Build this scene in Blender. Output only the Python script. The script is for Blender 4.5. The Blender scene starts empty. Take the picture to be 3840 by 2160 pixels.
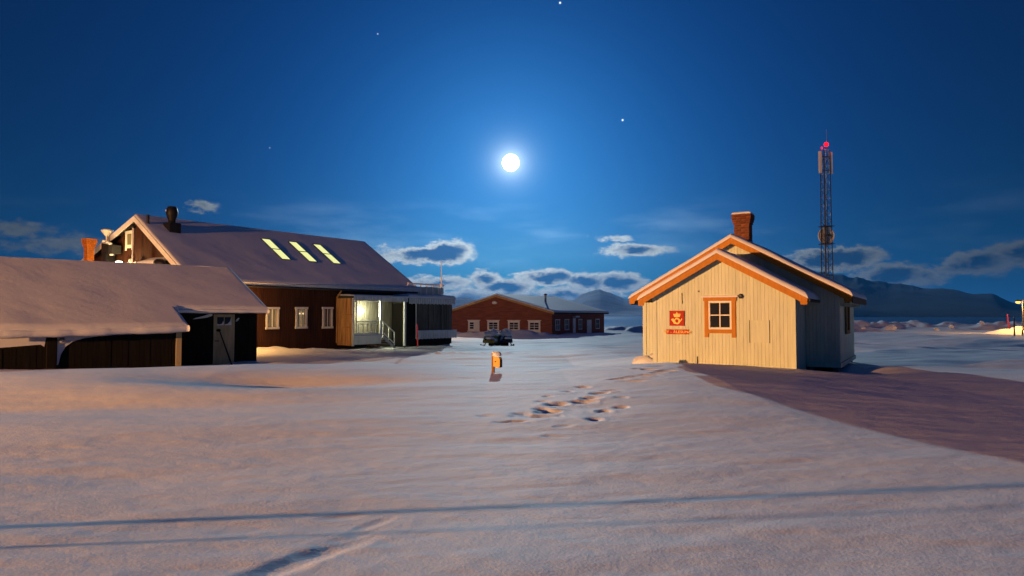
import bpy, math, random
import numpy as np
from mathutils import Vector, Matrix

R = math.radians
random.seed(7)
scene = bpy.context.scene
COL = scene.collection

# ------------------------------------------------------------------ camera
CAM_Z = 1.60                      # eye height above the snow at the camera's feet
cam_data = bpy.data.cameras.new('camera')
cam_data.lens = 24.0
cam_data.sensor_width = 36.0
cam_data.clip_start = 0.05
cam_data.clip_end = 60000
cam = bpy.data.objects.new('camera', cam_data)
COL.objects.link(cam)
cam.location = (0, 0, CAM_Z)
cam.rotation_euler = (R(90) + math.atan(102 / 2560), 0, 0)
scene.camera = cam

# ------------------------------------------------------------------ exposure
vs = scene.view_settings
vs.view_transform = 'Standard'
vs.look = 'None'
vs.gamma = 1.0
vs.use_curve_mapping = False
vs.exposure = 0.0
scene.render.engine = 'CYCLES'
scene.cycles.use_denoising = True
scene.cycles.max_bounces = 5
scene.cycles.diffuse_bounces = 3
scene.cycles.glossy_bounces = 3
scene.cycles.transmission_bounces = 4
scene.cycles.volume_bounces = 0
scene.cycles.sample_clamp_indirect = 6
scene.cycles.caustics_reflective = False
scene.cycles.caustics_refractive = False

# ------------------------------------------------------------------ moonlight (the one sun lamp)
MOON_EL, MOON_AZ = 12.68, -0.11          # where the moon stands in the photograph
LAMP_EL = 13.9                            # the lamp sits just clear of the moon's own disc
def dir_of(el, az):
    return Vector((math.cos(R(el)) * math.sin(R(az)), math.cos(R(el)) * math.cos(R(az)), math.sin(R(el))))
MOON = dir_of(MOON_EL, MOON_AZ)
sd = bpy.data.lights.new('moonlight', 'SUN')
sd.energy = 1.6
sd.angle = R(0.6)
sd.color = (0.74, 0.92, 1.0)
sun = bpy.data.objects.new('moonlight', sd)
COL.objects.link(sun)
sun.location = (0, 40, 30)
sun.rotation_euler = (-dir_of(LAMP_EL, MOON_AZ)).to_track_quat('-Z', 'Y').to_euler()

# ------------------------------------------------------------------ sky
world = bpy.data.worlds.new('World')
scene.world = world
world.use_nodes = True
NT = world.node_tree
NT.nodes.clear()

def nd(t, **kw):
    n = NT.nodes.new(t)
    for k, v in kw.items():
        setattr(n, k, v)
    return n
def plug(sock, v):
    if isinstance(v, bpy.types.NodeSocket):
        NT.links.new(v, sock)
    else:
        sock.default_value = v
def M(op, a, b=None, c=None, clamp=False):
    n = nd('ShaderNodeMath', operation=op, use_clamp=clamp)
    plug(n.inputs[0], a)
    if b is not None: plug(n.inputs[1], b)
    if c is not None: plug(n.inputs[2], c)
    return n.outputs[0]
def V(op, a, b=None):
    n = nd('ShaderNodeVectorMath', operation=op)
    plug(n.inputs[0], a)
    if b is not None: plug(n.inputs[1], b)
    return n.outputs['Value'] if op in ('LENGTH', 'DOT_PRODUCT', 'DISTANCE') else n.outputs['Vector']
def smooth(x, a, b):
    n = nd('ShaderNodeMapRange', interpolation_type='SMOOTHSTEP')
    plug(n.inputs['Value'], x); n.inputs['From Min'].default_value = a; n.inputs['From Max'].default_value = b
    return n.outputs[0]
def mixc(f, a, b):
    n = nd('ShaderNodeMix', data_type='RGBA', blend_type='MIX')
    plug(n.inputs[0], f); plug(n.inputs[6], a); plug(n.inputs[7], b)
    return n.outputs[2]
def scol(col, f):                         # colour times value
    n = nd('ShaderNodeVectorMath', operation='SCALE')
    plug(n.inputs[0], col); plug(n.inputs['Scale'], f)
    return n.outputs['Vector']
def noise(vec, scale, detail=4, rough=0.55):
    n = nd('ShaderNodeTexNoise')
    plug(n.inputs['Vector'], vec); n.inputs['Scale'].default_value = scale
    n.inputs['Detail'].default_value = detail; n.inputs['Roughness'].default_value = rough
    return n.outputs['Fac'], n.outputs['Color']

tc = nd('ShaderNodeTexCoord')
D = V('NORMALIZE', tc.outputs['Generated'])
sep = nd('ShaderNodeSeparateXYZ'); NT.links.new(D, sep.inputs[0])
dx, dy, dz = sep.outputs
az = M('DEGREES', M('ARCTAN2', dx, dy))
el = M('DEGREES', M('ARCSINE', dz))
gam = M('MULTIPLY', V('DISTANCE', D, tuple(MOON)), 57.2958)      # about degrees away from the moon

skyn = nd('ShaderNodeTexSky', sky_type='NISHITA')
skyn.sun_disc = False
skyn.sun_elevation = R(LAMP_EL)
skyn.sun_rotation = R(MOON_AZ)
skyn.air_density = 1.0
skyn.dust_density = 0.6
skyn.ozone_density = 4.0
# moonlit air: the brightness dies away with distance from the moon, down to a dark night level
fall = M('ADD', 0.03, M('MULTIPLY', 0.97, M('EXPONENT', M('MULTIPLY', -1.0, M('POWER', M('DIVIDE', gam, 25.0), 2.0)))))
base = V('MULTIPLY', skyn.outputs[0], (0.018, 0.20, 0.58))
base = V('ADD', scol(base, M('MULTIPLY', fall, 0.062)), (0.0016, 0.012, 0.054))      # plus the faint night glow of the whole sky
glow1 = scol((0.045, 0.11, 0.18), M('EXPONENT', M('DIVIDE', gam, -4.6)))
glow2 = scol((1.5, 1.7, 1.5), M('EXPONENT', M('DIVIDE', gam, -0.72)))
hz = M('MULTIPLY', M('EXPONENT', M('DIVIDE', M('ABSOLUTE', M('SUBTRACT', el, 5.0)), -3.4)), M('EXPONENT', M('MULTIPLY', -1.0, M('POWER', M('DIVIDE', gam, 15.0), 2.0))))
hglow = scol((0.08, 0.13, 0.12), hz)
air = scol((0.004, 0.036, 0.058), M('EXPONENT', M('DIVIDE', M('MAXIMUM', el, 0.0), -8.0)))      # thicker moonlit air low down, all round
sky = V('ADD', V('ADD', base, V('ADD', air, glow1)), V('ADD', glow2, hglow))

# clouds: soft bodies in the lower sky with moonlit rims
comb = nd('ShaderNodeCombineXYZ')
NT.links.new(az, comb.inputs[0]); NT.links.new(el, comb.inputs[1])
P2 = comb.outputs[0]
stretch = V('MULTIPLY', P2, (0.55, 1.0, 1.0))
nf, ncol = noise(stretch, 0.50, 6, 0.62)
nf2, ncol2 = noise(V('ADD', stretch, (31.0, 7.0, 0.0)), 1.7, 7, 0.66)
warp = V('ADD', V('MULTIPLY', V('SUBTRACT', ncol, (0.5, 0.5, 0.5)), (3.6, 1.7, 0.0)),
         V('MULTIPLY', V('SUBTRACT', ncol2, (0.5, 0.5, 0.5)), (1.3, 0.9, 0.0)))
PW = V('ADD', P2, warp)
# azimuth, elevation (degrees), half width, half height, body (1 = dark heart, small = thin and bright all through)
CLOUDS = [
    (-6.6, 5.15, 3.6, 0.85, 1.0), (-5.3, 5.35, 2.2, 1.05, 1.0), (-9.6, 5.1, 1.9, 0.45, 0.35),
    (-24.2, 8.3, 1.0, 0.38, 0.30), (8.4, 6.4, 1.2, 0.26, 0.32), (10.3, 5.35, 2.7, 0.62, 0.62),
    (-6.0, 2.6, 2.6, 0.55, 0.5), (-2.4, 3.0, 1.5, 0.75, 0.62), (-0.4, 2.3, 2.6, 0.9, 0.8),
    (3.0, 3.2, 2.6, 0.75, 0.8), (6.2, 2.9, 2.6, 0.8, 0.75), (9.0, 2.6, 2.2, 0.9, 0.7), (4.5, 1.6, 3.0, 0.7, 0.5), (-3.5, 1.4, 3.0, 0.8, 0.5),
    (25.4, 4.3, 3.4, 0.9, 1.0), (29.2, 2.9, 3.0, 0.9, 0.8), (31.6, 2.9, 1.3, 0.6, 0.35), (34.6, 3.6, 2.4, 0.9, 0.6), (38.0, 4.2, 3.5, 1.0, 0.7),
    (16.5, 5.0, 0.6, 0.2, 0.25),
    (-36.0, 5.9, 1.6, 0.4, 0.18), (-33.5, 4.9, 2.5, 0.5, 0.14), (-44.0, 5.0, 4.0, 1.0, 0.5), (47.0, 3.4, 5.0, 1.2, 0.7),
]
dens = None
for ca, ce, ra, re, body in CLOUDS:
    q = V('MULTIPLY', V('SUBTRACT', PW, (ca, ce, 0.0)), (1 / ra, 1 / re, 0.0))
    d = M('MULTIPLY', M('SUBTRACT', 1.0, V('LENGTH', q)), body)
    dens = d if dens is None else M('MAXIMUM', dens, d)
dens = M('ADD', dens, M('MULTIPLY', M('SUBTRACT', nf2, 0.50), 0.62))
alpha = smooth(dens, -0.16, 0.14)
heart = smooth(dens, 0.10, 0.52)
lit = M('ADD', 0.045, M('EXPONENT', M('MULTIPLY', -1.0, M('POWER', M('DIVIDE', gam, 17.0), 1.6))))
rimc = scol((0.88, 1.05, 1.15), M('MULTIPLY', lit, M('ADD', 0.55, M('MULTIPLY', nf2, 0.9))))
heartc = V('ADD', scol((0.05, 0.16, 0.38), lit), scol(sky, 0.15))
cloudc = mixc(heart, rimc, heartc)
# thin veil of high cloud
nv, _ = noise(V('MULTIPLY', P2, (0.10, 0.42, 1.0)), 1.0, 4, 0.5)
veil = M('MULTIPLY', M('MULTIPLY', smooth(nv, 0.45, 0.75), smooth(el, 3.0, 5.0)), M('SUBTRACT', 1.0, smooth(el, 7.5, 10.0)))
sky = V('ADD', sky, scol((0.17, 0.22, 0.22), M('MULTIPLY', veil, lit)))
sky = mixc(M('MULTIPLY', alpha, smooth(dy, 0.0, 0.2)), sky, cloudc)
# the few stars that outshine the moonlit air
for sa, se, sr, sb in ((4.1, 24.9, 0.06, 2.2), (-11.3, 22.3, 0.045, 0.8), (9.3, 15.9, 0.06, 2.2), (-19.7, 13.1, 0.04, 0.5), (16.8, 33.0, 0.05, 1.0), (-33.0, 40.0, 0.05, 1.0)):
    dd = M('DIVIDE', V('DISTANCE', D, tuple(dir_of(se, sa))), R(sr))
    sky = V('ADD', sky, scol((0.8, 0.9, 1.0), M('MULTIPLY', sb, M('EXPONENT', M('MULTIPLY', -1.0, M('MULTIPLY', dd, dd))))))
bg = nd('ShaderNodeBackground')
NT.links.new(sky, bg.inputs['Color'])
bg.inputs['Strength'].default_value = 1.0
wo = nd('ShaderNodeOutputWorld')
NT.links.new(bg.outputs[0], wo.inputs[0])

# ------------------------------------------------------------------ materials
def material(name, col, rough=0.7, spec=0.3, metal=0.0, var=0.12, vscale=3.0, bump=0.0, bscale=30.0, stretch=(1, 1, 1), col2=None, rnd=0.0, emit=None):
    m = bpy.data.materials.new(name)
    m.use_nodes = True
    t = m.node_tree
    b = t.nodes['Principled BSDF']
    b.inputs['Roughness'].default_value = rough
    b.inputs['Specular IOR Level'].default_value = spec
    b.inputs['Metallic'].default_value = metal
    co = t.nodes.new('ShaderNodeTexCoord')
    mp = t.nodes.new('ShaderNodeMapping')
    mp.inputs['Scale'].default_value = stretch
    t.links.new(co.outputs['Object'], mp.inputs[0])
    n = t.nodes.new('ShaderNodeTexNoise')
    n.inputs['Scale'].default_value = vscale
    n.inputs['Detail'].default_value = 5
    t.links.new(mp.outputs[0], n.inputs['Vector'])
    mx = t.nodes.new('ShaderNodeMix'); mx.data_type = 'RGBA'
    c2 = col2 or tuple(c * (1 - 2.2 * var) for c in col)
    mx.inputs[6].default_value = (*[min(1, c * (1 + var)) for c in col], 1)
    mx.inputs[7].default_value = (*c2, 1)
    rp = t.nodes.new('ShaderNodeMapRange')
    rp.inputs['From Min'].default_value = 0.35; rp.inputs['From Max'].default_value = 0.7
    t.links.new(n.outputs['Fac'], rp.inputs['Value'])
    t.links.new(rp.outputs[0], mx.inputs[0])
    out = mx.outputs[2]
    if rnd:
        oi = t.nodes.new('ShaderNodeObjectInfo')
        r2 = t.nodes.new('ShaderNodeMapRange')
        r2.inputs['To Min'].default_value = 1 - rnd; r2.inputs['To Max'].default_value = 1 + rnd * 0.6
        t.links.new(oi.outputs['Random'], r2.inputs['Value'])
        sc = t.nodes.new('ShaderNodeVectorMath'); sc.operation = 'SCALE'
        t.links.new(out, sc.inputs[0]); t.links.new(r2.outputs[0], sc.inputs['Scale'])
        out = sc.outputs['Vector']
    t.links.new(out, b.inputs['Base Color'])
    if bump:
        n2 = t.nodes.new('ShaderNodeTexNoise')
        n2.inputs['Scale'].default_value = bscale; n2.inputs['Detail'].default_value = 6
        t.links.new(mp.outputs[0], n2.inputs['Vector'])
        bp = t.nodes.new('ShaderNodeBump')
        bp.inputs['Strength'].default_value = bump
        bp.inputs['Distance'].default_value = 0.02
        t.links.new(n2.outputs['Fac'], bp.inputs['Height'])
        t.links.new(bp.outputs[0], b.inputs['Normal'])
    if emit:
        b.inputs['Emission Color'].default_value = (*emit[0], 1)
        b.inputs['Emission Strength'].default_value = emit[1]
    return m

def snow_material(name, grain=1.0):
    m = bpy.data.materials.new(name)
    m.use_nodes = True
    t = m.node_tree
    b = t.nodes['Principled BSDF']
    b.inputs['Roughness'].default_value = 0.75
    b.inputs['Specular IOR Level'].default_value = 0.12
    geo = t.nodes.new('ShaderNodeNewGeometry')
    def no(scale, detail, stretch=(1, 1, 1)):
        mp = t.nodes.new('ShaderNodeMapping'); mp.inputs['Scale'].default_value = stretch
        mp.inputs['Rotation'].default_value = (0, 0, R(-8))
        t.links.new(geo.outputs['Position'], mp.inputs[0])
        n = t.nodes.new('ShaderNodeTexNoise'); n.inputs['Scale'].default_value = scale; n.inputs['Detail'].default_value = detail
        n.inputs['Roughness'].default_value = 0.6
        t.links.new(mp.outputs[0], n.inputs['Vector'])
        return n.outputs['Fac']
    mx = t.nodes.new('ShaderNodeMix'); mx.data_type = 'RGBA'
    mx.inputs[6].default_value = (0.86, 0.88, 0.90, 1); mx.inputs[7].default_value = (0.74, 0.77, 0.81, 1)
    t.links.new(no(0.9, 5, (0.5, 1.3, 1)), mx.inputs[0])
    t.links.new(mx.outputs[2], b.inputs['Base Color'])
    last = None
    for scale, detail, st, dist, stretch in ((1.3, 3, 0.22, 0.06, (0.5, 1.4, 1)), (9, 5, 0.26, 0.018, (0.7, 1.2, 1)), (38, 5, 0.46 * grain, 0.010, (1, 1, 1))):
        bp = t.nodes.new('ShaderNodeBump')
        bp.inputs['Strength'].default_value = st; bp.inputs['Distance'].default_value = dist
        t.links.new(no(scale, detail, stretch), bp.inputs['Height'])
        if last: t.links.new(last, bp.inputs['Normal'])
        last = bp.outputs[0]
    t.links.new(last, b.inputs['Normal'])
    return m

def glow_material(name, col, strength):
    m = bpy.data.materials.new(name)
    m.use_nodes = True
    t = m.node_tree; t.nodes.clear()
    e = t.nodes.new('ShaderNodeEmission'); e.inputs[0].default_value = (*col, 1); e.inputs[1].default_value = strength
    o = t.nodes.new('ShaderNodeOutputMaterial'); t.links.new(e.outputs[0], o.inputs[0])
    return m

MAT = dict(
    snow=snow_material('snow'),
    cream=material('cream_paint', (0.66, 0.73, 0.57), 0.6, 0.25, var=0.05, vscale=2.2, bump=0.25, bscale=22, stretch=(6, 6, 0.6), rnd=0.06),
    ochre=material('ochre_paint', (0.50, 0.20, 0.016), 0.55, 0.2, var=0.08, bump=0.15, stretch=(4, 4, 1), rnd=0.06),
    white=material('white_paint', (0.85, 0.84, 0.80), 0.5, 0.3, var=0.05, rnd=0.05),
    brown=material('brown_stain', (0.060, 0.022, 0.010), 0.75, 0.2, var=0.2, vscale=1.5, bump=0.3, bscale=12, stretch=(8, 8, 0.5), rnd=0.15),
    tar=material('tarred_board', (0.012, 0.010, 0.008), 0.8, 0.15, var=0.2, bump=0.3, bscale=12, stretch=(8, 8, 0.5), rnd=0.2),
    red=material('red_paint', (0.25, 0.078, 0.050), 0.65, 0.2, var=0.14, vscale=0.8, bump=0.2, bscale=8, stretch=(1, 1, 8)),
    redtrim=material('tan_trim', (0.50, 0.30, 0.12), 0.6, 0.2),
    glass=material('dark_glass', (0.02, 0.022, 0.022), 0.06, 0.6, var=0.1),
    curtain=material('curtain', (0.55, 0.50, 0.38), 0.9, 0.1, var=0.15, vscale=5, stretch=(8, 8, 0.3)),
    skylight=glow_material('lit_skylight', (0.92, 0.94, 0.38), 1.0),
    window_lit=glow_material('faint_room_light', (1.0, 0.72, 0.38), 0.16),
    steel=material('galvanised_steel', (0.45, 0.46, 0.48), 0.45, 0.5, metal=0.7, var=0.1),
    darksteel=material('dark_steel', (0.06, 0.065, 0.07), 0.5, 0.4, metal=0.5),
    black=material('black_metal', (0.010, 0.010, 0.011), 0.55, 0.3),
    brick=material('red_brick', (0.22, 0.075, 0.035), 0.85, 0.15, var=0.2, vscale=6, bump=0.3, bscale=40, rnd=0.28),
    brickorange=material('orange_brick', (0.72, 0.22, 0.035), 0.85, 0.15, var=0.15, vscale=6, bump=0.3, bscale=40, rnd=0.22),
    mortar=material('mortar', (0.20, 0.16, 0.12), 0.95, 0.1),
    palewood=material('pale_wood', (0.58, 0.34, 0.14), 0.75, 0.2, var=0.2, vscale=2.0, bump=0.3, bscale=14, stretch=(7, 7, 0.5), rnd=0.2),
    gablepane=material('grey_blind', (0.20, 0.20, 0.13), 0.4, 0.4),
    annexpanel=material('weathered_panel', (0.13, 0.12, 0.10), 0.75, 0.2, var=0.2, vscale=2, stretch=(7, 7, 0.5), rnd=0.25),
    wood=material('bare_wood', (0.34, 0.19, 0.075), 0.75, 0.2, var=0.25, vscale=2.0, bump=0.3, bscale=14, stretch=(7, 7, 0.5), rnd=0.18),
    grey=material('grey_boards', (0.20, 0.185, 0.15), 0.75, 0.2, var=0.2, vscale=2, bump=0.2, bscale=14, stretch=(7, 7, 0.5), rnd=0.15),
    greydark=material('charcoal_boards', (0.055, 0.05, 0.045), 0.75, 0.2, var=0.2, vscale=2, stretch=(7, 7, 0.5), rnd=0.25),
    signred=material('sign_red', (0.40, 0.014, 0.004), 0.5, 0.15, var=0.04),
    signyellow=material('sign_yellow', (0.85, 0.50, 0.03), 0.4, 0.4, var=0.03),
    plastic_red=material('marker_red', (0.75, 0.05, 0.06), 0.4, 0.4, var=0.05),
    binyellow=material('bin_yellow', (0.72, 0.40, 0.04), 0.45, 0.4, var=0.08),
    doorpaint=material('door_paint', (0.50, 0.42, 0.24), 0.6, 0.25, var=0.1, stretch=(4, 4, 0.6)),
    dish=material('dish_white', (0.75, 0.74, 0.70), 0.4, 0.3, var=0.04),
    rubber=material('black_rubber', (0.018, 0.018, 0.02), 0.7, 0.3),
    hood=material('machine_paint', (0.03, 0.035, 0.06), 0.3, 0.5),
    hood_lit=material('machine_paint_lit', (0.35, 0.30, 0.05), 0.4, 0.4),  # machine paint with the yellow light on the nose put into its colour
    rock=material('mountain_rock', (0.03, 0.036, 0.045), 0.95, 0.05, var=0.12, vscale=0.006),
    mountain_snow=material('mountain_snow', (0.50, 0.60, 0.70), 0.9, 0.05, var=0.1, vscale=0.002, col2=(0.16, 0.18, 0.2)),
    moon=glow_material('moon', (1.0, 1.0, 0.93), 14.0),
    lampwhite=glow_material('lit_lamp', (1.0, 1.0, 0.72), 30.0),
    lampwarm=glow_material('warm_lamp', (1.0, 0.55, 0.10), 2.2),
    lampsodium=glow_material('sodium_lamp', (1.0, 0.5, 0.14), 40.0),
    lampred=glow_material('red_beacon', (1.0, 0.006, 0.016), 3.0),
)

# ------------------------------------------------------------------ mesh helpers
class MB:
    """collects boxes, prisms and tubes; build() links them as one mesh object"""
    def __init__(s):
        s.v, s.f = [], []
    def add(s, vs, fs):
        o = len(s.v)
        s.v += [tuple(map(float, p)) for p in vs]
        s.f += [tuple(i + o for i in f) for f in fs]
        return s
    def box(s, x0, x1, y0, y1, z0, z1):
        return s.add([(x0, y0, z0), (x1, y0, z0), (x1, y1, z0), (x0, y1, z0), (x0, y0, z1), (x1, y0, z1), (x1, y1, z1), (x0, y1, z1)],
                     [(0, 3, 2, 1), (4, 5, 6, 7), (0, 1, 5, 4), (1, 2, 6, 5), (2, 3, 7, 6), (3, 0, 4, 7)])
    def prism(s, poly, d):
        """poly: list of 3D points, extruded by vector d"""
        n = len(poly); d = Vector(d)
        vs_ = [Vector(p) for p in poly]
        return s.add(vs_ + [p + d for p in vs_], [tuple(range(n))[::-1], tuple(range(n, 2 * n))] + [(i, (i + 1) % n, n + (i + 1) % n, n + i) for i in range(n)])
    def tube(s, a, b, r0, r1=None, n=10, cap=True):
        a, b = Vector(a), Vector(b)
        r1 = r0 if r1 is None else r1
        w = (b - a).normalized()
        u = w.orthogonal().normalized(); v = w.cross(u)
        ring = lambda c, r: [c + (u * math.cos(2 * math.pi * i / n) + v * math.sin(2 * math.pi * i / n)) * r for i in range(n)]
        fs = [(i, (i + 1) % n, n + (i + 1) % n, n + i) for i in range(n)]
        if cap: fs += [tuple(range(n))[::-1], tuple(range(n, 2 * n))]
        return s.add(ring(a, r0) + ring(b, r1), fs)
    def bar(s, a, b, w, h, up=(0, 0, 1)):
        """square bar from a to b, w across and h along 'up'"""
        a, b, up = Vector(a), Vector(b), Vector(up)
        d = (b - a).normalized(); side = d.cross(up).normalized(); up = side.cross(d)
        q = lambda c: [c - side * w / 2 - up * h / 2, c + side * w / 2 - up * h / 2, c + side * w / 2 + up * h / 2, c - side * w / 2 + up * h / 2]
        return s.add(q(a) + q(b), [(0, 1, 2, 3), (7, 6, 5, 4), (0, 4, 5, 1), (1, 5, 6, 2), (2, 6, 7, 3), (3, 7, 4, 0)])
    def lathe(s, c, prof, n=16):
        """prof: list of (radius, z) about the vertical through c"""
        c = Vector(c); vs_ = []
        for r, z in prof:
            vs_ += [(c.x + r * math.cos(2 * math.pi * i / n), c.y + r * math.sin(2 * math.pi * i / n), c.z + z) for i in range(n)]
        fs = []
        for k in range(len(prof) - 1):
            fs += [(k * n + i, k * n + (i + 1) % n, (k + 1) * n + (i + 1) % n, (k + 1) * n + i) for i in range(n)]
        fs += [tuple(range(n))[::-1], tuple((len(prof) - 1) * n + i for i in range(n))]
        return s.add(vs_, fs)
    def blob(s, c, r, seed=0, n=14, m=8, flat=0.0, amp=0.18):
        """lumpy half-melted snow lump, r = (rx, ry, rz)"""
        rng = random.Random(seed); ph = [rng.uniform(0, 6.28) for _ in range(6)]
        prof = []
        c = Vector(c)
        vs_ = [(c.x, c.y, c.z - r[2] * (1 - flat))]
        for j in range(1, m):
            th = math.pi * j / m
            for i in range(n):
                a = 2 * math.pi * i / n
                k = 1 + amp * (math.sin(2 * a + ph[0] + th) * 0.5 + math.sin(3 * a + ph[1] - 2 * th) * 0.35 + math.sin(5 * a + ph[2] + 3 * th) * 0.25)
                z = -math.cos(th) * r[2] * k
                if z < -r[2] * (1 - flat): z = -r[2] * (1 - flat)
                vs_.append((c.x + math.sin(th) * math.cos(a) * r[0] * k, c.y + math.sin(th) * math.sin(a) * r[1] * k, c.z + z))
        vs_.append((c.x, c.y, c.z + r[2]))
        fs = [(0, 1 + (i + 1) % n, 1 + i) for i in range(n)]
        for j in range(m - 2):
            fs += [(1 + j * n + i, 1 + j * n + (i + 1) % n, 1 + (j + 1) * n + (i + 1) % n, 1 + (j + 1) * n + i) for i in range(n)]
        e = len(vs_) - 1
        fs += [(1 + (m - 2) * n + i, 1 + (m - 2) * n + (i + 1) % n, e) for i in range(n)]
        return s.add(vs_, fs)
    def mesh(s, name, mat, smooth=False):
        me = bpy.data.meshes.new(name)
        me.from_pydata(s.v, [], s.f)
        me.materials.append(MAT[mat] if isinstance(mat, str) else mat)
        if smooth:
            me.polygons.foreach_set('use_smooth', [True] * len(me.polygons))
        me.update()
        return me
    def build(s, name, mat, parent=None, smooth=False):
        return link(name, s.mesh(name, mat, smooth), parent)

def link(name, data, parent=None):
    o = bpy.data.objects.new(name, data)
    COL.objects.link(o)
    if parent is not None: o.parent = parent
    return o
def tag(o, label=None, cat=None, group=None, kind=None):
    if label: o['label'] = label
    if cat: o['category'] = cat
    if group: o['group'] = group
    if kind: o['kind'] = kind
    return o
def empty(name, loc=(0, 0, 0), rz=0.0, parent=None):
    o = link(name, None, parent)
    o.location = loc; o.rotation_euler = (0, 0, rz); o.empty_display_size = 0.3
    return o
def box(name, mat, parent, *b):
    return MB().box(*b).build(name, mat, parent)
def copy_tree(o, parent=None):
    c = o.copy(); COL.objects.link(c); c.parent = parent
    for ch in list(o.children):
        copy_tree(ch, c)
    return c

# ------------------------------------------------------------------ value noise for the terrain
_rng = np.random.default_rng(11)
_TAB = _rng.random((256, 256))
def vnoise(x, y, k=0):
    xi, yi = np.floor(x).astype(int), np.floor(y).astype(int)
    fx, fy = x - xi, y - yi
    fx = fx * fx * fx * (fx * (fx * 6 - 15) + 10); fy = fy * fy * fy * (fy * (fy * 6 - 15) + 10)
    g = lambda a, b: _TAB[(a + 37 * k) % 256, (b + 91 * k) % 256]
    return (g(xi, yi) * (1 - fx) + g(xi + 1, yi) * fx) * (1 - fy) + (g(xi, yi + 1) * (1 - fx) + g(xi + 1, yi + 1) * fx) * fy - 0.5
def fbm(x, y, o=4, k=0):
    t, a = 0, 1.0
    for i in range(o):
        t = t + a * vnoise(x * 2 ** i + 13.7 * i, y * 2 ** i + 5.3 * i, k + i); a *= 0.5
    return t
def sst(a, b, x):
    t = np.clip((x - a) / (b - a), 0, 1); return t * t * (3 - 2 * t)

# crest of the near snow drift, height below the eye, by x
CR_X = [-40, -13.1, -10, -6.6, -4.2, -2.2, -0.5, 1.2, 3.2, 4.2, 5.5, 7.2, 9.4, 13.1, 40]
CR_Z = [-1.50, -1.47, -1.38, -1.26, -1.27, -1.31, -1.36, -1.35, -1.25, -1.22, -1.30, -1.42, -1.54, -1.57, -1.7]
FA_X = [-60, -9, -5, 2.5, 5, 8, 12, 60]
FA_Z = [-1.85, -1.85, -2.0, -2.0, -1.72, -1.62, -1.70, -1.9]
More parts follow.
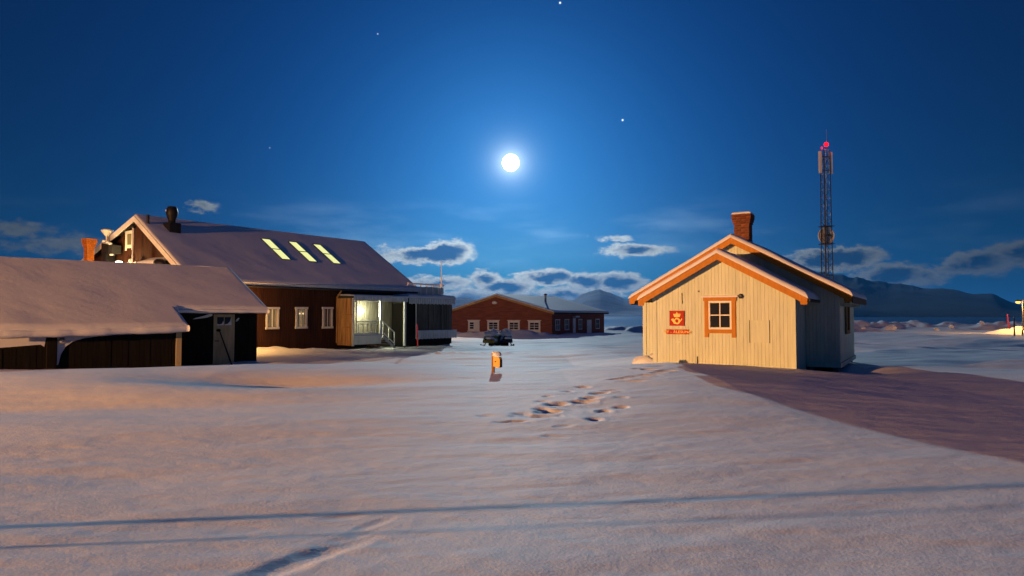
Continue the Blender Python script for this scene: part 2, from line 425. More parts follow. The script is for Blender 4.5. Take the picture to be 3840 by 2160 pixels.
# dents trodden into the drift: x, y, half length, half width, heading (deg), depth
DENTS = []
def px_ground(px, py, z):                    # only used here to read the track's real positions off the photograph
    p = math.atan(102 / 2560); X = (px - 1920) / 2560; Zc = -(py - 1080) / 2560
    r = (X, math.cos(p) - Zc * math.sin(p), math.sin(p) + Zc * math.cos(p))
    return r[0] * z / r[2], r[1] * z / r[2]
def gh(x, y, dents=True):
    """height of the snow surface above datum (camera stands at CAM_Z)"""
    x = np.asarray(x, float); y = np.asarray(y, float)
    near = -1.62
    crest = np.interp(x, CR_X, CR_Z)
    z = near + (crest - near) * sst(6.0, 16.8, y)
    far = np.interp(x, FA_X, FA_Z)
    far = far + (-2.15 - far) * sst(26, 46, y)
    z = z + (far - z) * sst(17.6, 23.5, y)
    # broad drifts and wind ripples, gentle close by, deeper beyond the crest
    mid = sst(18, 24, y) * (1 - sst(95, 130, y))
    z = z + 0.11 * fbm(x / 9 + 3, y / 5.5 + 1, 3) * (0.65 + 1.3 * mid)
    z = z + 0.050 * fbm((x + y * 0.14) / 3.4, (y - x * 0.16) / 1.1, 3, 5) * (0.6 + 1.0 * mid)
    z = z + (0.009 * fbm((x + y * 0.15) / 0.7, (y - x * 0.17) / 0.24, 3, 9) + 0.003 * fbm(x / 0.16, y / 0.12, 2, 4)) * (1 - sst(14, 22, y))
    # hollow behind the left brow of the drift
    z = z - 0.27 * np.exp(-((x + 4.9 - .35 * (y - 14.3)) / 2.6) ** 2 - ((y - 14.3) / 0.9) ** 2)
    z = z + 0.17 * np.exp(-((x + 10.0) / 4.0) ** 2 - ((y - 14.5) / 2.0) ** 2) - 0.10 * np.exp(-((x + 6.5 - .9 * (y - 11.2)) / 4.5) ** 2 - ((y - 11.2 - .12 * (x + 6.5)) / 1.0) ** 2)
    # ragged edge of the cleared road before the porch, and uneven ground at the right
    z = z + 0.13 * np.exp(-((y - 34.8 - .12 * x) / .55) ** 2) * sst(-13, -10, x) * (1 - sst(-1, 3, x)) * (.4 + 1.6 * np.abs(fbm(x / .5, y / .4, 3, 8)))
    z = z + 0.34 * fbm(x / 6.0 + 1, y / 8.0 + 2, 3, 6) * sst(11, 16, x) * sst(22, 30, y) * (1 - sst(95, 120, y))
    z = z - 0.24 * np.exp(-((x - 10.0) / 1.5) ** 2 - ((y - 20.6) / 1.3) ** 2)      # wind scoop under the cream house
    # ploughed banks in the distance
    def bank(cx, cy, rx, ry, h, k):
        d = np.exp(-((x - cx) / rx) ** 2 - ((y - cy) / ry) ** 2)
        return h * d * (1 + 1.1 * fbm(x / 1.6 + k, y / 2.5, 3, k))
    z = z + bank(0.0, 71.0, 5.0, 1.6, 0.55, 2) + bank(-4.5, 74.5, 4.0, 1.5, 0.45, 3)
    z = z + bank(18.0, 92.0, 5.0, 3.0, 0.75, 4) + bank(26.0, 98.0, 9.0, 3.5, 0.7, 6)
    z = z + bank(-6.2, 47.6, 3.6, 0.9, 0.30, 5) + bank(55, 104, 34.0, 4.5, 0.9, 7) + bank(72, 96, 8.0, 4, 0.9, 8) + bank(45, 92, 4.0, 2.5, 0.8, 12)
    z = z + bank(60.5, 80.5, 2.8, 1.6, 0.75, 9) + bank(-13.5, 36.5, 5.0, 2.0, 0.22, 10)
    z = z + bank(1.8, 22.6, 0.0001 + 1.0, 0.8, 0.0, 11)
    # shore
    rr = np.hypot(x, y)
    z = z - 14.0 * sst(125, 220, rr)
    if dents:
        for cx, cy, rl, rw, hd, dp in DENTS:
            m = (np.abs(x - cx) < 1.6) & (np.abs(y - cy) < 1.6)
            if not np.any(m): continue
            c, s = math.cos(hd), math.sin(hd)
            a = (x - cx) * c + (y - cy) * s; b = -(x - cx) * s + (y - cy) * c
            q = ((a / rl) ** 2 + (b / rw) ** 2) * (1 + (1.1 if cy > 8 else .5) * vnoise(x / .12, y / .12, 6))
            q = np.maximum(q, 0)
            z = z - np.where(m, dp * np.exp(-q ** 1.5) - 0.16 * dp * np.exp(-((np.sqrt(q) - 1.55) / 0.45) ** 2), 0)
    return z + CAM_Z
def gz(x, y):
    return float(gh(np.array([x]), np.array([y]), False)[0])

def dent(px, py, rl, rw, hd, dp):
    x, y = px_ground(px, py, -1.45 if py < 1700 else -1.62)
    k = ((.70, .27) if py > 1460 else (.75, .5)) if py < 1700 else (1.0, .5)
    DENTS.append((x, y, rl * k[0], rw * k[0], R(hd) + random.uniform(-.3, .3), dp * k[1]))
for a in ((1822, 1547, .22, .13, 10, .05), (1953, 1540, .18, .12, 0, .09), (1925, 1562, .35, .10, 12, .07), (2010, 1546, .45, .12, 14, .10),
          (2050, 1532, .24, .17, 20, .15), (2090, 1512, .24, .16, 30, .15), (2030, 1526, .2, .15, 0, .12), (2185, 1506, .26, .16, 18, .15), (2215, 1497, .24, .15, 25, .14), (2250, 1482, .26, .13, 25, .12), (2290, 1474, .25, .1, 15, .10),
          (2125, 1474, .17, .12, 0, .09), (2186, 1461, .18, .12, 0, .09), (2050, 1489, .13, .1, 0, .08), (2028, 1503, .15, .09, 0, .07), (2080, 1530, .4, .08, 10, .06),
          (2262, 1532, .17, .13, 0, .12), (2327, 1522, .17, .13, 0, .12), (2225, 1556, .17, .13, 0, .11), (2330, 1497, .18, .11, 0, .08), (2115, 1573, .2, .1, 0, .05), (2075, 1600, .25, .1, 8, .04),
          (2330, 1440, .45, .10, 6, .10), (2400, 1435, .35, .12, 8, .12), (2440, 1430, .3, .1, 8, .10), (2370, 1450, .35, .1, 4, .08), (2420, 1446, .3, .08, 4, .06),
          (2395, 1408, .22, .12, 10, .10), (2430, 1412, .2, .14, -10, .12), (2470, 1400, .25, .10, 0, .09), (2500, 1418, .26, .16, 15, .14), (2465, 1424, .2, .1, 0, .09), (2540, 1410, .25, .09, 0, .05), (2580, 1428, .3, .08, 0, .04),
          (1730, 1428, .6, .07, 0, .02), (2080, 1402, .5, .08, 0, .04), (2150, 1406, .4, .07, 0, .04), (2020, 1408, .4, .06, 0, .03),
          # the long scuffed groove near the camera
          (1285, 1915, .16, .06, 25, .014), (1400, 1940, .22, .06, 55, .016), (1120, 2078, .62, .11, 58, .036), (1310, 1985, .3, .06, 52, .014), (930, 1990, .2, .05, 20, .008)):
    dent(*a)

# ------------------------------------------------------------------ snow ground: one sheet, finer where it is close
def build_ground():
    rs = [0.0] + list(np.linspace(0.5, 3.0, 14)) + list(np.arange(3.03, 10.0, 0.030)) + list(np.arange(10.0, 27.0, 0.065)) + list(np.arange(27.0, 60, 0.28)) + list(np.arange(60, 125, 0.55)) + list(np.geomspace(126, 420, 24))
    rs = np.array(rs[1:])
    fine = np.arange(-41, 41.01, 0.13)
    coarse = np.linspace(41, 319, 75)[1:-1]
    az_ = np.radians(np.concatenate([fine, coarse]))
    na, nr = len(az_), len(rs)
    X = np.outer(rs, np.sin(az_)); Y = np.outer(rs, np.cos(az_))
    Zg = gh(X.ravel(), Y.ravel()).reshape(X.shape)
    co = np.stack([X, Y, Zg], -1).reshape(-1, 3)
    co = np.vstack([co, [[0, 0, float(Zg[0].mean())]]])
    i, j = np.meshgrid(np.arange(nr - 1), np.arange(na), indexing='ij')
    j2 = (j + 1) % na
    quads = np.stack([i * na + j, i * na + j2, (i + 1) * na + j2, (i + 1) * na + j], -1).reshape(-1, 4)[:, ::-1]
    jj = np.arange(na)
    tris = np.stack([np.full(na, len(co) - 1), (jj + 1) % na, jj], -1)
    me = bpy.data.meshes.new('snow_ground')
    me.vertices.add(len(co)); me.vertices.foreach_set('co', co.ravel().astype(np.float32))
    nl = quads.size + tris.size
    me.loops.add(nl)
    me.loops.foreach_set('vertex_index', np.concatenate([quads.ravel(), tris.ravel()]).astype(np.int32))
    npoly = len(quads) + len(tris)
    me.polygons.add(npoly)
    st = np.concatenate([np.arange(len(quads)) * 4, quads.size + np.arange(len(tris)) * 3]).astype(np.int32)
    me.polygons.foreach_set('loop_start', st)
    me.polygons.foreach_set('use_smooth', np.ones(npoly, bool))
    me.update(calc_edges=True); me.validate()
    me.materials.append(MAT['snow'])
    return tag(link('snow_ground', me), 'wind-rippled snow covering the whole ground', kind='structure')
build_ground()

# ------------------------------------------------------------------ sea and mountains
def sea():
    m = bpy.data.materials.new('fjord_water')
    m.use_nodes = True
    t = m.node_tree; b = t.nodes['Principled BSDF']
    b.inputs['Base Color'].default_value = (0.012, 0.025, 0.04, 1)
    b.inputs['Roughness'].default_value = 0.28
    co = t.nodes.new('ShaderNodeTexCoord')
    n = t.nodes.new('ShaderNodeTexNoise'); n.inputs['Scale'].default_value = 0.05; n.inputs['Detail'].default_value = 5
    mp = t.nodes.new('ShaderNodeMapping'); mp.inputs['Scale'].default_value = (0.3, 1, 1)
    t.links.new(co.outputs['Object'], mp.inputs[0]); t.links.new(mp.outputs[0], n.inputs['Vector'])
    bp = t.nodes.new('ShaderNodeBump'); bp.inputs['Strength'].default_value = 0.4; bp.inputs['Distance'].default_value = 2.0
    t.links.new(n.outputs['Fac'], bp.inputs['Height']); t.links.new(bp.outputs[0], b.inputs['Normal'])
    mb = MB(); n_ = 64; S = 40000
    ring = [(S * math.sin(2 * math.pi * i / n_), S * math.cos(2 * math.pi * i / n_), -9.0) for i in range(n_)]
    mb.add([(0, 0, -9.0)] + ring, [(0, 1 + (i + 1) % n_, 1 + i) for i in range(n_)])
    o = mb.build('sea', m)
    tag(o, 'dark calm fjord water beyond the snowfield', kind='structure')
sea()

def mountain(name, label, mat, ridge, dist, depth, seed, rough=0.11):
    """ridge: (azimuth deg, elevation deg) along the skyline; a solid massif with spurs"""
    az_ = np.array([r[0] for r in ridge]); el_ = np.array([r[1] for r in ridge])
    n, m = 320, 40
    a = np.linspace(az_[0], az_[-1], n)
    hh = np.interp(a, az_, el_)
    ker = np.hanning(21); ker /= ker.sum()
    hh = np.convolve(np.pad(hh, 10, mode='edge'), ker, 'valid')
    h = np.tan(np.radians(hh)) * dist + 12
    hn_ = 0.16 * fbm(a * 0.8 + seed, np.full(n, .5), 5, seed % 5)
    mb = MB(); vs_ = []
    for j in range(m):
        t = j / (m - 1) * 2 - 1                       # -1 foot towards us, 0 crest, 1 foot behind
        d = dist + t * depth
        prof = (1 - abs(t)) ** 0.85
        xw, yw = d * np.sin(np.radians(a)), d * np.cos(np.radians(a))
        wx = 1.2 * fbm(xw / 700 + 3, yw / 900 + seed, 3, 2)
        k = fbm(xw / 420 + wx + seed, yw / 700 - wx, 5, seed % 7)
        endf = np.clip(np.minimum(a - a[0], a[-1] - a) / 0.8, 0, 1)
        zz = h * (1 + hn_ * prof ** 5) * prof * endf * (1 + rough * 2.2 * k * (1 - prof * 0.75)) - 14 * (1 - prof)
        for i in range(n):
            vs_.append((d * math.sin(R(a[i])), d * math.cos(R(a[i])), zz[i] - 4))
    fs = [(j * n + i, j * n + i + 1, (j + 1) * n + i + 1, (j + 1) * n + i) for j in range(m - 1) for i in range(n - 1)]
    o = mb.add(vs_, fs).build(name, mat, smooth=True)
    tag(o, label, kind='structure')
    return o
mountain('mountain', 'distant snowy peak right of the red house', 'mountain_snow',
         [(1.0, 0.3), (3.2, 0.8), (5.2, 1.3), (6.6, 2.0), (7.4, 2.2), (8.2, 1.9), (9.4, 1.35), (10.4, 1.3), (11.6, 1.7), (13.0, 1.3), (16.0, 0.4)], 9000, 2500, 3, 0.04)
mountain('mountain', 'low blue range left of the red house', 'mountain_snow',
         [(-16, 0.3), (-12, 1.0), (-9.5, 1.5), (-7.6, 1.75), (-6.0, 1.3), (-4.2, 1.5), (-2.0, 1.0), (0.5, 0.9), (3.0, 0.3)], 10500, 2200, 12)
mountain('shore_land', 'flat snowy far shore across the water', 'mountain_snow',
         [(-20, 0.05), (2, 0.2), (6, 0.22), (9, 0.3), (14, 0.2), (30, 0.12), (44, 0.05)], 7000, 800, 8)
mountain('mountain', 'dark mountain shoulder under the cloud behind the mast', 'rock',
         [(15.0, 0.3), (18.0, 1.0), (20.0, 2.0), (22.0, 2.7), (24.0, 3.2), (25.4, 3.1), (27.2, 2.8), (28.2, 2.45), (29.2, 2.2), (30.4, 2.05), (32.0, 1.85), (33.3, 1.75), (34.4, 1.5), (35.4, 1.35), (36.2, 0.8), (37.0, 0.5), (39, 0.2), (42, .1)], 6500, 2400, 5, 0.10)
mountain('mountain', 'far dark hills along the left skyline', 'rock',
         [(-60, 1.0), (-50, 1.8), (-42, 1.4), (-34, 1.6), (-26, 1.2), (-18, 0.6), (-14, 0.2)], 9000, 2000, 9, 0.1)

# ------------------------------------------------------------------ the cold air between here and the mountains
hm = bpy.data.materials.new('haze')
hm.use_nodes = True
hm.node_tree.nodes.clear()
hv = hm.node_tree.nodes.new('ShaderNodeVolumePrincipled')
hv.inputs['Color'].default_value = (0.08, 0.42, 1.0, 1)
hv.inputs['Density'].default_value = 4.0e-5
hv.inputs['Anisotropy'].default_value = 0.3
hout = hm.node_tree.nodes.new('ShaderNodeOutputMaterial')
hm.node_tree.links.new(hv.outputs[0], hout.inputs['Volume'])
haze = MB().box(-41000, 41000, -41000, 41000, -18, 620).build('haze', hm)
tag(haze, 'thin cold air fading the far mountains to blue', kind='stuff')

# ------------------------------------------------------------------ the moon
mo = MB()
MD = 20000.0
mr = MD * math.tan(R(0.70))
seg, rings = 40, 20
mvs = []
for j in range(rings + 1):
    for i in range(seg):
        th = math.pi * j / rings; a = 2 * math.pi * i / seg
        mvs.append((mr * math.sin(th) * math.cos(a), mr * math.sin(th) * math.sin(a), mr * math.cos(th)))
mo.add(mvs, [(j * seg + i, (j + 1) * seg + i, (j + 1) * seg + (i + 1) % seg, j * seg + (i + 1) % seg) for j in range(rings) for i in range(seg)])
moon = mo.build('moon', 'moon', smooth=True)
moon.location = MOON * MD + Vector((0, 0, CAM_Z))
tag(moon, 'bright full moon glowing high over the red house', 'moon')

# ------------------------------------------------------------------ building helpers
def snow_slab(name, parent, P, T, r, edges, nu=14, nv=10, seed=0, amp=0.10, mat='snow'):
    """pillow of snow on the quad P (p00, p10, p11, p01); edges = rounded (v0, u1, v1, u0)"""
    p00, p10, p11, p01 = [Vector(p) for p in P]
    Lu = (p10 - p00).length; Lv = (p01 - p00).length
    def samp(L, lo, hi, n):
        q = [0.0, 0.012, 0.05, 0.12, 0.25, 0.45, 0.7, 1.0]
        s = set(np.linspace(0, 1, n))
        if lo: s |= {min(k * r / L, 0.5) for k in q}
        if hi: s |= {1 - min(k * r / L, 0.5) for k in q}
        return sorted(s)
    us = samp(Lu, edges[3], edges[1], nu); vs_ = samp(Lv, edges[0], edges[2], nv)
    pts = []
    for v in vs_:
        for u in us:
            p = (p00 * (1 - u) + p10 * u) * (1 - v) + (p01 * (1 - u) + p11 * u) * v
            d = 1e9
            if edges[0]: d = min(d, v * Lv)
            if edges[2]: d = min(d, (1 - v) * Lv)
            if edges[1]: d = min(d, (1 - u) * Lu)
            if edges[3]: d = min(d, u * Lu)
            k = min(d / r, 1.0)
            f_ = math.sqrt(max(0, 1 - (1 - k) ** 2))
            w = 1 + amp * 2 * float(fbm(np.array([p.x * 0.9 + seed]), np.array([p.y * 0.9 + p.z]), 3, seed % 9)[0])
            pts.append(p + Vector((0, 0, T * f_ * w)))
    A, B = len(us), len(vs_)
    fs = [(j * A + i, j * A + i + 1, (j + 1) * A + i + 1, (j + 1) * A + i) for j in range(B - 1) for i in range(A - 1)]
    # closed underside along the same border
    base = [p00, p10, p11, p01]
    lp = [(j * A + i) for j, i in [(0, i) for i in range(A)]] + [j * A + A - 1 for j in range(1, B)] + [(B - 1) * A + i for i in range(A - 2, -1, -1)] + [j * A for j in range(B - 2, 0, -1)]
    mb = MB().add(pts, fs)
    low = []
    for idx in lp:
        i, j = idx % A, idx // A
        u, v = us[i], vs_[j]
        low.append((p00 * (1 - u) + p10 * u) * (1 - v) + (p01 * (1 - u) + p11 * u) * v - Vector((0, 0, 0.0)))
    n = len(lp)
    top0 = len(mb.v)
    mb.v += [mb.v[k] for k in lp]                 # own copy of the border, so the sides do not bend the top's shading
    o0 = len(mb.v)
    mb.v += [tuple(q) for q in low]
    mb.f += [(top0 + k, o0 + k, o0 + (k + 1) % n, top0 + (k + 1) % n) for k in range(n)]
    mb.f.append(tuple(o0 + k for k in range(n))[::-1])
    # drop degenerate side faces where top and bottom coincide
    good = []
    for f in mb.f:
        s = {tuple(round(c, 5) for c in mb.v[i]) for i in f}
        if len(s) >= 3: good.append(f)
    mb.f = good
    o = mb.build(name, mat, parent, smooth=True)
    return o

def brick_chimney(parent, cx, cy, z0, z1, w, d, mat, course=0.085, corbel=3, snowcap=True):
    """square chimney whose bricks are separate pieces round a mortar core; corbelled top"""
    n = max(4, int(round((z1 - z0) / course)))
    ch = (z1 - z0) / n
    core = MB().box(cx - w / 2 + .012, cx + w / 2 - .012, cy - d / 2 + .012, cy + d / 2 - .012, z0, z1 - .01).build('chimney', 'mortar', parent)
    meshes = {}
    def brick(x, y, z, lx, ly):
        key = (round(lx, 3), round(ly, 3))
        if key not in meshes:
            meshes[key] = MB().box(-lx / 2, lx / 2, -ly / 2, ly / 2, 0, ch - .009).mesh('brick', mat)
        o = link('brick', meshes[key], core)
        o.location = (x + random.uniform(-.003, .003), y + random.uniform(-.003, .003), z)
    t = 0.09
    for k in range(n):
        e = 0.0
        fromtop = n - 1 - k
        if fromtop < corbel + 1: e = min(corbel, corbel + 1 - fromtop) * 0.024 if fromtop else corbel * 0.024
        W, Dp = w + 2 * e, d + 2 * e
        z = z0 + k * ch + .004
        nx = 2
        off = 0.5 if k % 2 else 0.0
        # front and back rows run the full width, side rows fit between them
        def row(L):
            l = L / 2
            return [(-L / 4, l), (L / 4, l)] if not off else [(-L * 3 / 8, l / 2), (0, l), (L * 3 / 8, l / 2)]
        for c, l in row(W):
            for sy in (-1, 1):
                brick(cx + c, cy + sy * (Dp / 2 - t / 2), z, l - .012, t)
        for c, l in row(Dp - 2 * t):
            for sx in (-1, 1):
                brick(cx + sx * (W / 2 - t / 2), cy + c, z, t, l - .012)
    if snowcap:
        e = corbel * 0.024 - .01
        snow_slab('chimney_snow', parent, [(cx - w / 2 - e, cy - d / 2 - e, z1 + .002), (cx + w / 2 + e, cy - d / 2 - e, z1 + .002), (cx + w / 2 + e, cy + d / 2 + e, z1 + .002), (cx - w / 2 - e, cy + d / 2 + e, z1 + .002)], .085, .1, (1, 1, 1, 1), 8, 8)
    return core

def planks_x(parent, x0, x1, yf, zlow, ztop, mat, w=0.1, t=0.02, name='plank'):
    """vertical boards on a wall that runs along x and faces -y; ztop and zlow are functions of x"""
    n = int(round((x1 - x0) / w)); w = (x1 - x0) / n
    for i in range(n):
        a, b = x0 + i * w + .0022, x0 + (i + 1) * w - .0022
        za, zb, la, lb = ztop(a), ztop(b), zlow(a), zlow(b)
        if za - la < .03 and zb - lb < .03: continue
        dy = random.uniform(0, .004)
        poly = [(a, yf - dy, la), (b, yf - dy, lb), (b, yf - dy, max(zb, lb + .01)), (a, yf - dy, max(za, la + .01))]
        MB().prism(poly, (0, t, 0)).build(name, mat, parent)
def planks_y(parent, y0, y1, xf, z0, z1, mat, w=0.1, t=0.02, name='plank'):
    """vertical boards on a wall that runs along y and faces +x"""
    n = int(round((y1 - y0) / w)); w = (y1 - y0) / n
    for i in range(n):
        a, b = y0 + i * w + .0022, y0 + (i + 1) * w - .0022
        d = random.uniform(0, .004)
        MB().box(xf - t + d, xf + d, a, b, z0, z1).build(name, mat, parent)

def gable_roof(parent, x0, x1, xr, zr, zl, zrgt, y0, y1, T, bmat, rmat, bh=.16, bt=.035, seed=0, back=True, thick=.07, snow_r=.16, boards=True):
    """roof of two slopes (ridge at xr, zr; eaves at x0, zl and x1, zrgt), bargeboards in front and its snow"""
    left = MB().prism([(x0, y0, zl), (xr, y0, zr), (xr, y0, zr - thick), (x0, y0, zl - thick)], (0, y1 - y0, 0))
    left.build('roof', rmat, parent)
    MB().prism([(xr, y0, zr), (x1, y0, zrgt), (x1, y0, zrgt - thick), (xr, y0, zr - thick)], (0, y1 - y0, 0)).build('roof', rmat, parent)
    o = .035
    e = .004
    kl = (zr - zl) / (xr - x0); kr = (zr - zrgt) / (x1 - xr)
    snow_slab('roof_snow', parent, [(x0 - o, y0 - o - bt, zl - kl * o + e), (xr, y0 - o - bt, zr + e), (xr, y1 + o, zr + e), (x0 - o, y1 + o, zl - kl * o + e)], T, snow_r, (1, 0, 1, 1), 12, 12, seed)
    snow_slab('roof_snow', parent, [(xr, y0 - o - bt, zr + e), (x1 + o, y0 - o - bt, zrgt - kr * o + e), (x1 + o, y1 + o, zrgt - kr * o + e), (xr, y1 + o, zr + e)], T, snow_r, (1, 1, 1, 0), 12, 12, seed + 1)
    if boards:
        MB().prism([(x0 - .01, y0 - .001, zl - .01), (xr, y0 - .001, zr), (xr, y0 - .001, zr - bh), (x0 + .18, y0 - .001, zl + kl * .18 - bh), (x0 + .16, y0 - .001, zl - bh * .95), (x0 - .01, y0 - .001, zl - bh * .95)], (0, -bt, 0)).build('bargeboard', bmat, parent)
        MB().prism([(xr, y0 - .001, zr), (x1 + .01, y0 - .001, zrgt - .01), (x1 + .01, y0 - .001, zrgt - bh * .95), (x1 - .16, y0 - .001, zrgt - bh * .95), (x1 - .18, y0 - .001, zrgt + kr * .18 - bh), (xr, y0 - .001, zr - bh)], (0, -bt, 0)).build('bargeboard', bmat, parent)

# ================================================================== POST OFFICE (cream boarded house with a front wing)
PZ = CAM_Z - 1.75
po = empty('wooden_house', (7.866, 19.0, PZ), R(-31))
tag(po, 'cream boarded house with ochre trim, red signs and a brick chimney', 'house')
K = 0.554
XC = -2.04
wing_top = lambda x: 3.44 - K * abs(x - XC)
main_top = lambda x: 4.09 - K * abs(x + 2.105)
# solid cores behind the boards
MB().prism([(-4.06, .022, .0), (-.02, .022, .0), (-.02, .022, wing_top(-.02)), (XC, .022, 3.42), (-4.06, .022, wing_top(-4.06))], (0, 2.02, 0)).build('wall', 'cream', po)
MB().prism([(-5.11, 2.025, .27), (.90, 2.025, .27), (.90, 2.025, main_top(.90) - .02), (-2.105, 2.025, 4.06), (-5.11, 2.025, main_top(-5.11) - .02)], (0, 5.05, 0)).build('wall', 'cream', po)
WX0, WX1, WZ0, WZ1 = -2.50, -1.60, 1.22, 2.17          # window casing of the wing front
def wing_low(x): return 0.0
planks_x(po, -4.08, 0.0, 0.0, wing_low, wing_top, 'cream')
planks_x(po, -5.13, -4.1, 2.003, lambda x: .25, main_top, 'cream')
planks_x(po, -4.06, .10, 2.003, lambda x: min(wing_top(x) + .05, main_top(x)), main_top, 'cream')
planks_x(po, .0, .92, 2.003, lambda x: .25, main_top, 'cream')
planks_y(po, .02, 1.98, .0, .0, 2.32, 'cream')
planks_y(po, 2.03, 7.06, .92, .25, 2.42, 'cream')
for (x0, x1, y0, y1, z0, z1) in ((-4.10, -3.97, -.022, .0, .0, 2.38), (-.10, .022, -.022, .0, .0, 2.34), (.0, .024, .0, .10, .0, 2.30), (-5.15, -5.03, 1.975, 2.00, .25, 2.44), (.83, .945, 1.975, 2.00, .25, 2.42), (.92, .944, 2.0, 2.10, .25, 2.40)):
    box('corner_board', 'cream', po, x0, x1, y0, y1, z0, z1)
box('sill_board', 'cream', po, .026, .96, 1.96, 2.00, .20, .33)
box('sill_board', 'cream', po, .92, .97, 2.0, 7.08, .20, .33)
# crawl space: dark boards and stub posts
box('foundation', 'tar', po, -5.0, .70, 2.3, 6.8, -.35, .26)
for y in (2.15, 3.7, 5.4, 6.9):
    box('foundation_post', 'grey', po, .72, .86, y, y + .14, -.35, .24)
box('foundation_post', 'grey', po, .08, .2, 2.1, 2.24, -.35, .24)
gable_roof(po, -4.44, .36, XC, 3.55, 3.55 - K * 2.40, 3.55 - K * 2.40, -.30, 2.02, .15, 'ochre', 'greydark', bh=.19, seed=3)
gable_roof(po, -5.50, 1.29, -2.105, 4.20, 4.20 - K * 3.395, 4.20 - K * 3.395, 1.70, 7.4, .14, 'ochre', 'greydark', bh=.19, seed=8)
# fascia under the eaves
for a in (-5.52, 1.29):
    box('eave_board', 'greydark', po, a, a + .03, 1.73, 7.38, 2.11, 2.27)
brick_chimney(po, -2.25, 4.1, 3.95, 5.24, .52, .52, 'brick')
# lead collar of snow at the chimney foot
MB().blob((-2.25, 3.76, 4.17), (.42, .16, .14), 5).build('drifted_snow', 'snow', po, smooth=True)

def window_front(parent, x0, x1, z0, z1, y, casing, cmat, smat, cols, rows, glassmat='glass', head=True, sill=True, pane_d=.03):
    """window in a wall that faces -y: casing boards, sash bars and one pane per light"""
    w = empty('window', (0, 0, 0), 0, parent)
    c = casing
    box('casing', cmat, w, x0, x0 + c, y - .035, y - .002, z0 - .12 * head, z1)
    box('casing', cmat, w, x1 - c, x1, y - .035, y - .002, z0 - .12 * head, z1)
    box('casing', cmat, w, x0 - .03 * head, x1 + .03 * head, y - .045, y - .002, z1, z1 + c * .9)
    box('casing', cmat, w, x0 + c, x1 - c, y - .035, y - .002, z0, z0 + c)
    a0, a1, b0, b1 = x0 + c, x1 - c, z0 + c, z1
    s = (a1 - a0) * .07
    for (p, q, r_, t_) in ((a0, a0 + s, b0, b1), (a1 - s, a1, b0, b1), (a0 + s, a1 - s, b0, b0 + s), (a0 + s, a1 - s, b1 - s, b1)):
        box('sash', smat, w, p, q, y - .026, y - .002, r_, t_)
    iw, ih = (a1 - a0 - 2 * s) / cols, (b1 - b0 - 2 * s) / rows
    m = s * .33
    for k in range(1, cols):
        box('glazing_bar', smat, w, a0 + s + k * iw - m, a0 + s + k * iw + m, y - .025, y - .003, b0 + s, b1 - s)
    for k in range(1, rows):
        for j in range(cols):
            box('glazing_bar', smat, w, a0 + s + j * iw + (m if j else 0), a0 + s + (j + 1) * iw - (m if j < cols - 1 else 0), y - .024, y - .003, b0 + s + k * ih - m, b0 + s + k * ih + m)
    for k in range(rows):
        for j in range(cols):
            box('pane', glassmat, w, a0 + s + j * iw + m, a0 + s + (j + 1) * iw - m, y - .012, y - .004, b0 + s + k * ih + m, b0 + s + (k + 1) * ih - m)
    return w
wf = window_front(po, WX0, WX1, WZ0, WZ1 - .0, -.004, .115, 'ochre', 'white', 2, 2)
snow_slab('snow_ledge', wf, [(-2.58, -.085, 2.275), (-1.52, -.085, 2.275), (-1.52, -.004, 2.275), (-2.58, -.004, 2.275)], .06, .04, (1, 1, 0, 1), 10, 4, 4)
# curtain folds dimly behind the panes are only tone on the glass; small hatch in the boards
hat = box('hatch', 'cream', po, -1.20, -.68, -.026, -.006, .97, 1.60)
for x in (-1.215, -.675):
    box('hatch_edge', 'greydark', po, x - .008, x + .008, -.018, -.004, .96, 1.61)
box('letter_plate', 'cream', po, -3.43, -3.18, -.02, -.005, .91, .97)
box('bolt', 'darksteel', po, -2.69, -2.65, -.03, -.005, 2.44, 2.48)
MB().tube((-3.17, -.02, 2.09), (-3.18, -.02, 2.42), .011, n=6).build('cable', 'greydark', po)
MB().tube((-2.73, -.02, .30), (-2.73, -.02, .52), .016, n=6).build('dark_streak', 'darksteel', po)  # thin dark upright streak low on the wing front
MB().blob((-1.45, -.05, 2.30), (.06, .05, .07), 8).build('hook', 'darksteel', po)
# side wall window with its casing, seen almost edge on
sw = empty('window', (0, 0, 0), 0, po)
for (y0, y1, z0, z1) in ((3.7, 3.82, 1.15, 2.2), (4.7, 4.82, 1.15, 2.2), (3.65, 4.87, 2.2, 2.3), (3.82, 4.7, 1.15, 1.27)):
    box('casing', 'wood', sw, .925, .985, y0, y1, z0, z1)
box('pane', 'glass', sw, .924, .94, 3.82, 4.7, 1.27, 2.2)
box('sash', 'white', sw, .926, .95, 4.24, 4.28, 1.27, 2.2)
for y in (2.5, 3.4, 4.3, 5.2, 6.1):
    box('eave_bracket', 'cream', po, .93, 1.2, y, y + .07, 2.02, 2.12)
# gutter end at the wing
MB().tube((.40, -.28, 2.16), (.40, 1.9, 2.16), .045, n=8).build('gutter', 'greydark', po)

